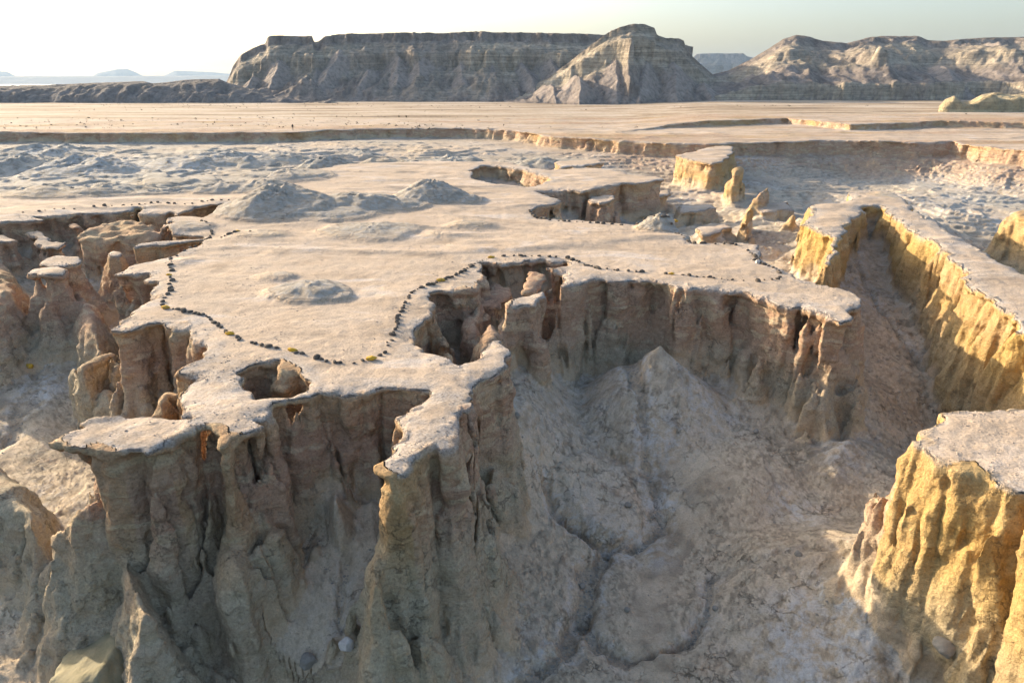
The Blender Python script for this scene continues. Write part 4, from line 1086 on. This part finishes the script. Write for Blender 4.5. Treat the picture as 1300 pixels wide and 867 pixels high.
MG = mesa_material('mesa_rock', (0.125, 0.102, 0.088), (0.22, 0.182, 0.152), (0.39, 0.325, 0.235), (0.14, 0.112, 0.088))
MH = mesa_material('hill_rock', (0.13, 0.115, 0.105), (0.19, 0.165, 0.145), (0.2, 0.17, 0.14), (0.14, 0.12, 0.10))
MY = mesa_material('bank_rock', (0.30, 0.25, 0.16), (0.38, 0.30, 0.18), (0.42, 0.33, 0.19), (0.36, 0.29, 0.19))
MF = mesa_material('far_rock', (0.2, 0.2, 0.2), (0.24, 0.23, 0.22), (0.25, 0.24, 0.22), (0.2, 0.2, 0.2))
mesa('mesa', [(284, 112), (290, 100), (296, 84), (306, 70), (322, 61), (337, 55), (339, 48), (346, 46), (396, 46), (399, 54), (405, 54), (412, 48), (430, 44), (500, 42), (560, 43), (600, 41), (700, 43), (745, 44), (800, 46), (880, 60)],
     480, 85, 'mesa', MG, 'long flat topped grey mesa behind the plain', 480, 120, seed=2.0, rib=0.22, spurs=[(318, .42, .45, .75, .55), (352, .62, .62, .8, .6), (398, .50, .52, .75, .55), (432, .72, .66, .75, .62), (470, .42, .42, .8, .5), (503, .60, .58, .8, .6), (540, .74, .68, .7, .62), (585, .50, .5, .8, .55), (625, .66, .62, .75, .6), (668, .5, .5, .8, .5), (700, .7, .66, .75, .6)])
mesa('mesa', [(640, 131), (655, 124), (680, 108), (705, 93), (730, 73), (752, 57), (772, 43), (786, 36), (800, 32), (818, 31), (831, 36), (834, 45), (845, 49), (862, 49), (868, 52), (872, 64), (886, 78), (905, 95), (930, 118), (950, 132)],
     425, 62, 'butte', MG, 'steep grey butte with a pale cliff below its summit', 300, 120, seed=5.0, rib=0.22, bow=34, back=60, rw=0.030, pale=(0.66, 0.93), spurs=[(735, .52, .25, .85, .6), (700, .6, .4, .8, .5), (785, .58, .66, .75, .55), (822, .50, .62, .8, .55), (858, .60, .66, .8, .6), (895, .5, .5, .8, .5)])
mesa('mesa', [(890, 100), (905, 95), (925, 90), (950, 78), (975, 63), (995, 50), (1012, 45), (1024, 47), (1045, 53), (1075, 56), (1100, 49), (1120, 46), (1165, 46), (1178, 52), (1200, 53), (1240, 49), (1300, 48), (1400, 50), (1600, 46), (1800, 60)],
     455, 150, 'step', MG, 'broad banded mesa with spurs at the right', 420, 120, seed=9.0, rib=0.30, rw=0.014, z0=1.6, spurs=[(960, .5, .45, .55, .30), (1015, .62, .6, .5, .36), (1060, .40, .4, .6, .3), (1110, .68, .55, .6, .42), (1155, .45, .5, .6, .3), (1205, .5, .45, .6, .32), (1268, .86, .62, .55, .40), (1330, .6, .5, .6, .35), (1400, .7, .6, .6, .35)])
mesa('hill', [(-420, 118), (-200, 110), (0, 110), (60, 109), (120, 106), (150, 105), (182, 104), (194, 107), (215, 105), (235, 102), (260, 101), (278, 101), (290, 106), (310, 112), (340, 122), (380, 128), (420, 131)],
     450, 32, 'hill', MH, 'low dark hill left of the mesa', 380, 60, seed=12.0, rib=0.2, rw=0.05)
mesa('bank', [(1192, 137), (1200, 128), (1212, 123), (1220, 131), (1232, 130), (1246, 122), (1262, 119), (1285, 122), (1320, 118), (1400, 114), (1600, 110)],
     275, 24, 'bank', MY, 'low sunlit yellow bank at the right foot of the mesas', 260, 70, seed=14.0, rib=0.35, rw=0.06, z0=1.5, back=30)
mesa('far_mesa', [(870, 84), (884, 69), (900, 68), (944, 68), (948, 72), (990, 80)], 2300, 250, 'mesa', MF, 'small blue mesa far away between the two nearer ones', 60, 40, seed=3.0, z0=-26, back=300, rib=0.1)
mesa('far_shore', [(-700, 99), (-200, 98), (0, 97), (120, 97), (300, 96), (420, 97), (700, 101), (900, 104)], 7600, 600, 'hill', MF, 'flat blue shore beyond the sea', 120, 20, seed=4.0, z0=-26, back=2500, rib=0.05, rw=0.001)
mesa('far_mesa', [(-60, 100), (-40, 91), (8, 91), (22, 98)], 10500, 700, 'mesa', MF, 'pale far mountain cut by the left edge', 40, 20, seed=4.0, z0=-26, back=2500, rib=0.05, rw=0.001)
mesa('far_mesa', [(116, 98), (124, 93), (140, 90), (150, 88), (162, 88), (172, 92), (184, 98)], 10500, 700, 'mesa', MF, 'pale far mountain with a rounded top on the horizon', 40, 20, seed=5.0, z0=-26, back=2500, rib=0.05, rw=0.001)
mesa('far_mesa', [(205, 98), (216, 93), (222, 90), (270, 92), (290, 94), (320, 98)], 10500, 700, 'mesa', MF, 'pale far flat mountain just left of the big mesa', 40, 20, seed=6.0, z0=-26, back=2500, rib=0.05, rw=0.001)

def sea_material():
    m, nt, b = nodes_of('sea_water')
    b.inputs['Base Color'].default_value = (0.05, 0.10, 0.13, 1)
    b.inputs['Roughness'].default_value = 0.25
    b.inputs['Specular IOR Level'].default_value = 0.5
    pos = N(nt, 'ShaderNodeNewGeometry').outputs['Position']
    nt.links.new(bump(nt, noise(nt, pos, 0.05, 4), 0.3, 2.0), b.inputs['Normal'])
    return m
ys_ = np.array([1200.0, 6000, 30000, 90000]); us_ = np.linspace(-2.5, 2.5, 9)
Ys, Us = np.meshgrid(ys_, us_, indexing='ij')
struct(link('sea', grid_mesh('sea', Us * Ys, Ys, np.full(Ys.shape, -25.0), sea_material())), 'thin strip of pale sea on the left horizon')

# ================================================================== stones on the plateau
def plain_mat(name, stops, scale=6.0, rough=0.9, bmp=0.02):
    m, nt, b = nodes_of(name)
    tc = N(nt, 'ShaderNodeNewGeometry').outputs['Position']
    n = noise(nt, tc, scale, 5, 0.6)
    nt.links.new(ramp(nt, n, stops), b.inputs['Base Color'])
    b.inputs['Roughness'].default_value = rough
    nt.links.new(bump(nt, noise(nt, tc, scale * 5, 4), 0.7, bmp), b.inputs['Normal'])
    return m
DARK = plain_mat('dark_stone', [(0.3, (0.075, 0.062, 0.05)), (0.7, (0.16, 0.135, 0.11))])
YELL = plain_mat('yellow_paint', [(0.38, (0.40, 0.27, 0.12)), (0.5, (0.60, 0.35, 0.035)), (0.7, (0.66, 0.40, 0.045))], 7.0)
WHITE = plain_mat('white_stone', [(0.3, (0.45, 0.42, 0.38)), (0.7, (0.6, 0.57, 0.52))])
GREEN = plain_mat('olive_rock', [(0.3, (0.21, 0.19, 0.115)), (0.55, (0.29, 0.255, 0.16)), (0.75, (0.25, 0.235, 0.165))], 1.4, bmp=0.06)
GREY = plain_mat('grey_rock', [(0.3, (0.22, 0.20, 0.17)), (0.7, (0.32, 0.29, 0.24))], 2.5, bmp=0.05)

import bmesh
def rock_mesh(name, mat, sub=2, seed=0, dims=(1, 1, 0.7), facets=7, rough=0.08):
    r = random.Random(seed)
    bm = bmesh.new()
    bmesh.ops.create_icosphere(bm, subdivisions=sub, radius=1.0)
    planes = []
    for _ in range(facets):
        n = Vector((r.gauss(0, 1), r.gauss(0, 1), r.gauss(0, 0.8))).normalized()
        planes.append((n, r.uniform(0.62, 0.85)))
    for v in bm.verts:
        c = v.co.copy()
        for n, h in planes:
            e = c.dot(n) - h
            if e > 0:
                c -= n * e * 0.9
        q = c * 2.3 + Vector((seed * 3.1, 0, 0))
        c *= 1 + rough * float(vn(q.x, q.y, q.z)) + rough * 0.5 * float(vn(q.x * 2.3, q.y * 2.3, q.z * 2.3))
        v.co = Vector((c.x * dims[0], c.y * dims[1], c.z * dims[2]))
    me = bpy.data.meshes.new(name)
    bm.to_mesh(me); bm.free()
    for p in me.polygons:
        p.use_smooth = sub > 2
    me.materials.append(mat)
    return me

def ground_z(x, y):
    u = x / (y + CX)
    i = int(round((u - U0) / (U1 - U0) * (NU - 1))); j = int(round((math.log(y + CY) - math.log(Y0 + CY)) / DV))
    i = min(max(i, 0), NU - 1); j = min(max(j, 0), NV - 1)
    d = DMAIN[j, i]
    return float(TOPN[j, i] + MND[j, i] - 0.10 * math.exp(-max(d, 0) / 0.5))

stone_meshes = [rock_mesh('path_stone', DARK, 2, 20 + k, (0.15 + 0.03 * (k % 3), 0.11 + 0.02 * (k % 2), 0.085 + 0.015 * (k % 4)), 6) for k in range(8)]
LINES = [
 ('left edge path', 'dark stone in the row along the left edge of the plateau', 0.75, [(258, 284), (266, 290), (269, 299), (262, 306), (244, 316), (218, 327), (217, 336), (218, 347), (216, 362), (216, 371), (207, 381), (206, 390)]),
 ('front path, left corner', 'dark stone in the front row from the left corner to the alcove', 0.44, [(214, 392), (233, 395), (262, 400), (277, 412), (290, 425)]),
 ('front path, above the alcove', 'dark stone in the front row right of the alcove, left of the small sinkhole', 0.44, [(294, 426), (305, 431), (335, 439), (368, 446)]),
 ('front path, above the small sinkhole', 'dark stone in the front row between the small sinkhole and the front bend', 0.44, [(375, 448), (400, 455), (425, 461), (445, 462), (469, 456)]),
 ('front path, rising stretch', 'dark stone in the row climbing from the front bend beside the large sinkhole', 0.44, [(476, 455), (485, 450), (493, 440), (500, 425), (505, 405), (515, 385), (525, 370), (545, 362), (558, 358)]),
 ('front path, upper stretch', 'dark stone in the row between the two yellow stones above the sinkhole', 0.44, [(564, 355), (585, 347), (603, 334), (620, 328)]),
 ('sinkhole path', 'dark stone in the row passing behind the large sinkhole', 0.55, [(641, 325), (680, 325), (720, 327), (735, 333), (755, 340), (790, 344), (820, 346)]),
 ('spur path', 'dark stone in the row looping round the tip of the right spur', 0.52, [(845, 348), (880, 351), (920, 355), (960, 358), (985, 355), (993, 350), (985, 342), (965, 334), (957, 325), (948, 317)]),
 ('far edge path', 'dark stone in the row along the far right edge of the plateau', 0.80, [(672, 267), (680, 275), (700, 279.5), (740, 282), (780, 285), (820, 289), (850, 292), (860, 299), (876, 308), (905, 310), (930, 310), (944, 316)]),
 ('far left path', 'small dark stone in the far row above the left canyon', 0.85, [(30, 273), (60, 270), (110, 266), (150, 262), (200, 258), (235, 260), (270, 256), (300, 256), (307, 258)]),
 ('short row', 'dark stone in the short row behind the upper left edge', 0.8, [(281, 305), (284, 302), (300, 299), (325, 297)]),
]
YPX = [(215, 350, 0.9), (210, 392, 1.4), (292, 424, 1.2), (372, 446, 1.3), (471, 457, 1.4), (560, 357, 1.4), (624, 327, 1.2), (852, 349, 1.1), (857, 288, 1.3), (303, 298, 1.2)]
ypos = [P(a, b, 0) for a, b, _ in YPX]
rs = random.Random(5)
for grp, lab, stepm, pts in LINES:
    w = [P(a, b, 0) for a, b in pts]
    acc = 0.0
    for (ax, ay), (bx, by) in zip(w[:-1], w[1:]):
        L = math.hypot(bx - ax, by - ay)
        while acc < L:
            t = acc / L
            x = ax + (bx - ax) * t + rs.gauss(0, 0.05); y = ay + (by - ay) * t + rs.gauss(0, 0.05)
            acc += stepm * (rs.uniform(0.55, 1.3) if rs.random() < 0.88 else rs.uniform(1.5, 2.4))
            if min(math.hypot(x - a, y - b) for a, b in ypos) < 0.36:
                continue
            o = link('path_stone', rs.choice(stone_meshes), label=lab, category='stone', group='dark stones of the ' + grp)
            sc_ = rs.choice((0.5, 0.65, 0.8, 0.9, 1.0, 1.25)) * rs.uniform(0.85, 1.15) * (1.0 + 0.004 * y)
            o.location = (x, y, ground_z(x, y) + 0.035 * sc_)
            o.rotation_euler = (rs.gauss(0, 0.15), rs.gauss(0, 0.15), rs.uniform(0, 6.28))
            o.scale = (sc_, sc_ * rs.uniform(0.8, 1.2), sc_ * rs.uniform(0.8, 1.2))
        acc -= L
YLAB = ['small yellow painted stone at the bend below the left promontory', 'yellow painted stone at the left corner of the stone row',
 'yellow painted stone above the left alcove', 'yellow painted stone above the small round sinkhole', 'yellow painted stone at the front bend of the stone row',
 'yellow painted stone left of the large sinkhole', 'yellow painted stone behind the large sinkhole', 'yellow painted stone above the amphitheatre cliff',
 'yellow painted stone on the far right edge of the plateau', 'yellow painted stone in the short row at the upper left']
ym = [rock_mesh('painted_stone', YELL, 2, 60 + k, (0.25, 0.12, 0.10), 9, 0.05) for k in range(3)]
for k, ((px, py, s_), lab) in enumerate(zip(YPX, YLAB)):
    x, y = ypos[k]
    o = link('painted_stone', ym[k % 3], label=lab, category='stone', group='yellow painted stones')
    o.location = (x, y, ground_z(x, y) + 0.06 * s_); o.scale = (s_, s_, s_); o.rotation_euler = (0, 0, rs.uniform(-0.4, 0.4))
x, y = P(962, 334, 0)
o = link('pale_stone', rock_mesh('pale_stone', WHITE, 2, 77, (0.25, 0.2, 0.16)), label='single white stone in the row at the spur tip', category='stone')
o.location = (x, y, ground_z(x, y) + 0.1)

# ------------------------------------------------------------------ rocks on the canyon floor
tt_ = (V[:, 1] * cp - (V[:, 2] - CAM_H) * sp)
VPX = 650 + FPX * V[:, 0] / tt_
VPY = 433.5 + FPX * (-(V[:, 1] * sp + (V[:, 2] - CAM_H) * cp)) / tt_
def hit(px, py, r=4):
    s_ = np.flatnonzero((np.abs(VPX - px) < r) & (np.abs(VPY - py) < r))
    if len(s_) == 0:
        return None
    return V[s_[np.argmin(tt_[s_])]]

def rock_on(px, py, size, mat, seed, label, sub=4, facets=8, dims=(1, 1, 0.8), name='boulder', rough=0.10, sink=0.25):
    p = hit(px, py)
    if p is None:
        return
    me = rock_mesh(name, mat, sub, seed, tuple(size * d for d in dims), facets, rough)
    o = link(name, me, label=label, category='rock')
    o.location = (float(p[0]), float(p[1]), float(p[2]) + size * dims[2] * (1 - 2 * sink) * 0.8)
    o.rotation_euler = (0, 0, seed * 1.7)
    return o
bo = link('boulder', rock_mesh('boulder', GREEN, 5, 31, (2.5, 1.7, 2.0), 10, 0.10), label='large angular olive boulder at the bottom left', category='rock')
bx_, by_ = P(128, 866, -9.3)
bo.location = (bx_, by_, -9.4); bo.rotation_euler = (0, 0, 2.2)
rock_on(42, 463, 0.3, YELL, 35, 'yellow painted stone lying on the floor of the left canyon', 3, 8, (1.2, 0.7, 0.6), 'painted_stone')
rock_on(438, 818, 0.34, WHITE, 32, 'pale stone lying left of the foot of the fin')
rock_on(388, 840, 0.36, GREY, 33, 'dark grey boulder in the gully left of the fin')
rock_on(1196, 828, 0.45, GREY, 34, 'grey boulder in the hollow under the fluted outcrop')
rock_on(660, 527, 0.25, GREY, 36, 'small grey stone at the foot of the fin')
for k, (px, py, s_, lab) in enumerate([(800, 640, 0.2, 'small stone beside the bend of the main gully'), (795, 772, 0.16, 'small stone below the silt terrace'), (742, 742, 0.18, 'small stone at the edge of the lower gully'),
    (905, 770, 0.16, 'small stone in the right gully'), (1010, 700, 0.2, 'small stone on the right silt slope'), (960, 545, 0.2, 'small stone on the slope under the amphitheatre')]):
    rock_on(px, py, s_, GREY, 40 + k, lab, 3)

def scatter(name, pts, sizes, mat, label, seed, leafy=False):
    r = np.random.default_rng(seed)
    n = len(pts)
    if leafy:
        K_ = 9
        base = r.normal(0, 1, (n, K_, 1, 3)) * np.array([0.5, 0.5, 0.3]) + np.array([0, 0, 0.35])
        tri = r.normal(0, 0.42, (n, K_, 3, 3))
        v = (base + tri) * sizes[:, None, None, None] + pts[:, None, None, :]
        v = v.reshape(-1, 3); q = np.arange(len(v)).reshape(-1, 3)
        sm = False
    else:
        oc = np.array([[1, 0, 0], [0, 1, 0], [-1, 0, 0], [0, -1, 0], [0, 0, 0.8], [0, 0, -0.8]], float)
        fc = np.array([[0, 1, 4], [1, 2, 4], [2, 3, 4], [3, 0, 4], [1, 0, 5], [2, 1, 5], [3, 2, 5], [0, 3, 5]])
        ang = r.uniform(0, 6.28, n)
        jit = r.uniform(0.6, 1.3, (n, 6, 3))
        o_ = oc[None] * jit
        ca, sa = np.cos(ang)[:, None], np.sin(ang)[:, None]
        xx = o_[:, :, 0] * ca - o_[:, :, 1] * sa; yy_ = o_[:, :, 0] * sa + o_[:, :, 1] * ca
        v = np.stack([xx, yy_, o_[:, :, 2] * 0.8], 2) * sizes[:, None, None] + pts[:, None, :]
        v = v.reshape(-1, 3)
        q = (fc[None] + 6 * np.arange(n)[:, None, None]).reshape(-1, 3)
        sm = False
    me = mesh_np(name, v, q, mat, smooth=sm)
    return link(name, me, kind='stuff', label=label, category='gravel' if not leafy else 'shrubs')

rg = np.random.default_rng(3)
cand = np.flatnonzero((own < 0) & (NRM[:, 2] > 0.6) & (VY < 75))
ch = rg.choice(cand, min(5200, len(cand)), replace=False)
dens = sstep(0.0, 0.6, fbm2(V[ch, 0], V[ch, 1], 0.25, 3, 21.0))
ch = ch[rg.random(len(ch)) < 0.10 + 0.7 * dens]
wc = cand[GWET.ravel()[cidx[cand]] > 0.3]
ch = np.concatenate([ch, rg.choice(wc, min(1300, len(wc)), replace=False)])
scatter('gravel', V[ch], 0.02 + 0.07 * rg.random(len(ch)) ** 3 + 0.0006 * V[ch, 1], GREY, 'loose grey rubble strewn over the canyon floor', 4)

cand2 = np.flatnonzero((top > 0.6) & (VY < 70))
dd2 = OWD.ravel()[cidx[cand2]]
pr = 0.10 + 0.9 * np.exp(-np.clip(dd2, 0, 30) / 1.2)
pr *= sstep(-0.2, 0.7, fbm2(V[cand2, 0], V[cand2, 1], 0.4, 3, 61.0))
c2 = rg.choice(cand2, 4200, replace=False, p=pr / pr.sum())
TAN = plain_mat('tan_pebble', [(0.3, (0.25, 0.20, 0.155)), (0.7, (0.42, 0.35, 0.28))], 5.0)
scatter('pebbles', V[c2], 0.012 + 0.05 * rg.random(len(c2)) ** 4 + 0.0004 * V[c2, 1], TAN, 'loose tan pebbles strewn over the crust of the plateau', 14)
SHR = plain_mat('shrub_leaves', [(0.3, (0.055, 0.05, 0.03)), (0.7, (0.10, 0.095, 0.055))], 3.0)
n = 3400
yq = 1 / rg.uniform(1 / 440, 1 / 205, n); uq = rg.uniform(-0.95, 0.95, n)
xq = uq * yq
keep = (1.3 * fbm2(xq * 0.4, yq * 1.6, 0.02, 3, 31.0) + 0.5 * (uq < 0.0)) > rg.uniform(-0.1, 1.1, n)
keep &= ~((yq > 268) & (uq > 0.55))
xq, yq = xq[keep], yq[keep]
scatter('dry_shrubs', np.stack([xq, yq, plain_z(xq, yq) * (yq > 200)], 1), 0.14 + 0.30 * rg.random(len(xq)) ** 2, SHR, 'low dry shrubs dotted over the sandy plain', 8, True)

# ------------------------------------------------------------------ person far out by the bank
def person(px, py, label):
    x, y = P(px, py, 0)
    z = ground_z(x, y)
    me = bpy.data.meshes.new('person')
    J = [(0, 0, 0.95, .15), (0, 0, 1.15, .15), (0, 0, 1.38, .17), (0, 0, 1.50, .06), (0, -.01, 1.60, .085), (0, -.01, 1.70, .085),
         (.10, 0, .88, .10), (.11, .02, .48, .07), (.11, 0, .08, .05), (.12, -.14, .04, .045), (-.10, 0, .88, .10), (-.11, .02, .48, .07), (-.11, 0, .08, .05), (-.12, -.14, .04, .045),
         (.20, 0, 1.40, .07), (.25, .02, 1.12, .055), (.24, -.06, .88, .04), (.24, -.09, .78, .035), (-.20, 0, 1.40, .07), (-.25, .02, 1.12, .055), (-.24, -.06, .88, .04), (-.24, -.09, .78, .035)]
    E = [(0, 1), (1, 2), (2, 3), (3, 4), (4, 5), (0, 6), (6, 7), (7, 8), (8, 9), (0, 10), (10, 11), (11, 12), (12, 13), (2, 14), (14, 15), (15, 16), (16, 17), (2, 18), (18, 19), (19, 20), (20, 21)]
    me.from_pydata([j[:3] for j in J], E, [])
    o = link('person', me, label=label, category='person')
    sk = o.modifiers.new('skin', 'SKIN')
    for v, j in zip(me.skin_vertices[0].data, J):
        v.radius = (j[3], j[3] * 0.85)
    me.skin_vertices[0].data[0].use_root = True
    sb = o.modifiers.new('sub', 'SUBSURF'); sb.levels = 1; sb.render_levels = 1
    me.materials.append(plain_mat('dark_clothes', [(0.4, (0.02, 0.02, 0.025)), (0.6, (0.035, 0.035, 0.04))], 4.0))
    o.location = (x, y, z); o.rotation_euler = (0, 0, 0.5)
    return o
person(372, 166, 'person in dark clothes standing on the rim of the plain')

# ------------------------------------------------------------------ air
def haze():
    v = [(x, y, z) for x in (-24000, 24000) for y in (-300, 14500) for z in (-27.5, 240)]
    me = bpy.data.meshes.new('haze')
    me.from_pydata(v, [], [(0, 1, 3, 2), (4, 6, 7, 5), (0, 4, 5, 1), (2, 3, 7, 6), (0, 2, 6, 4), (1, 5, 7, 3)])
    m = bpy.data.materials.new('haze'); m.use_nodes = True
    nt = m.node_tree; nt.nodes.remove(nt.nodes['Principled BSDF'])
    pv = nt.nodes.new('ShaderNodeVolumePrincipled')
    pv.inputs['Color'].default_value = (0.62, 0.81, 1.0, 1)
    pv.inputs['Density'].default_value = 0.00008
    pv.inputs['Anisotropy'].default_value = 0.0
    nt.links.new(pv.outputs[0], nt.nodes['Material Output'].inputs['Volume'])
    me.materials.append(m)
    return link('haze', me, kind='stuff', label='thin pale blue haze over the whole land')
haze()
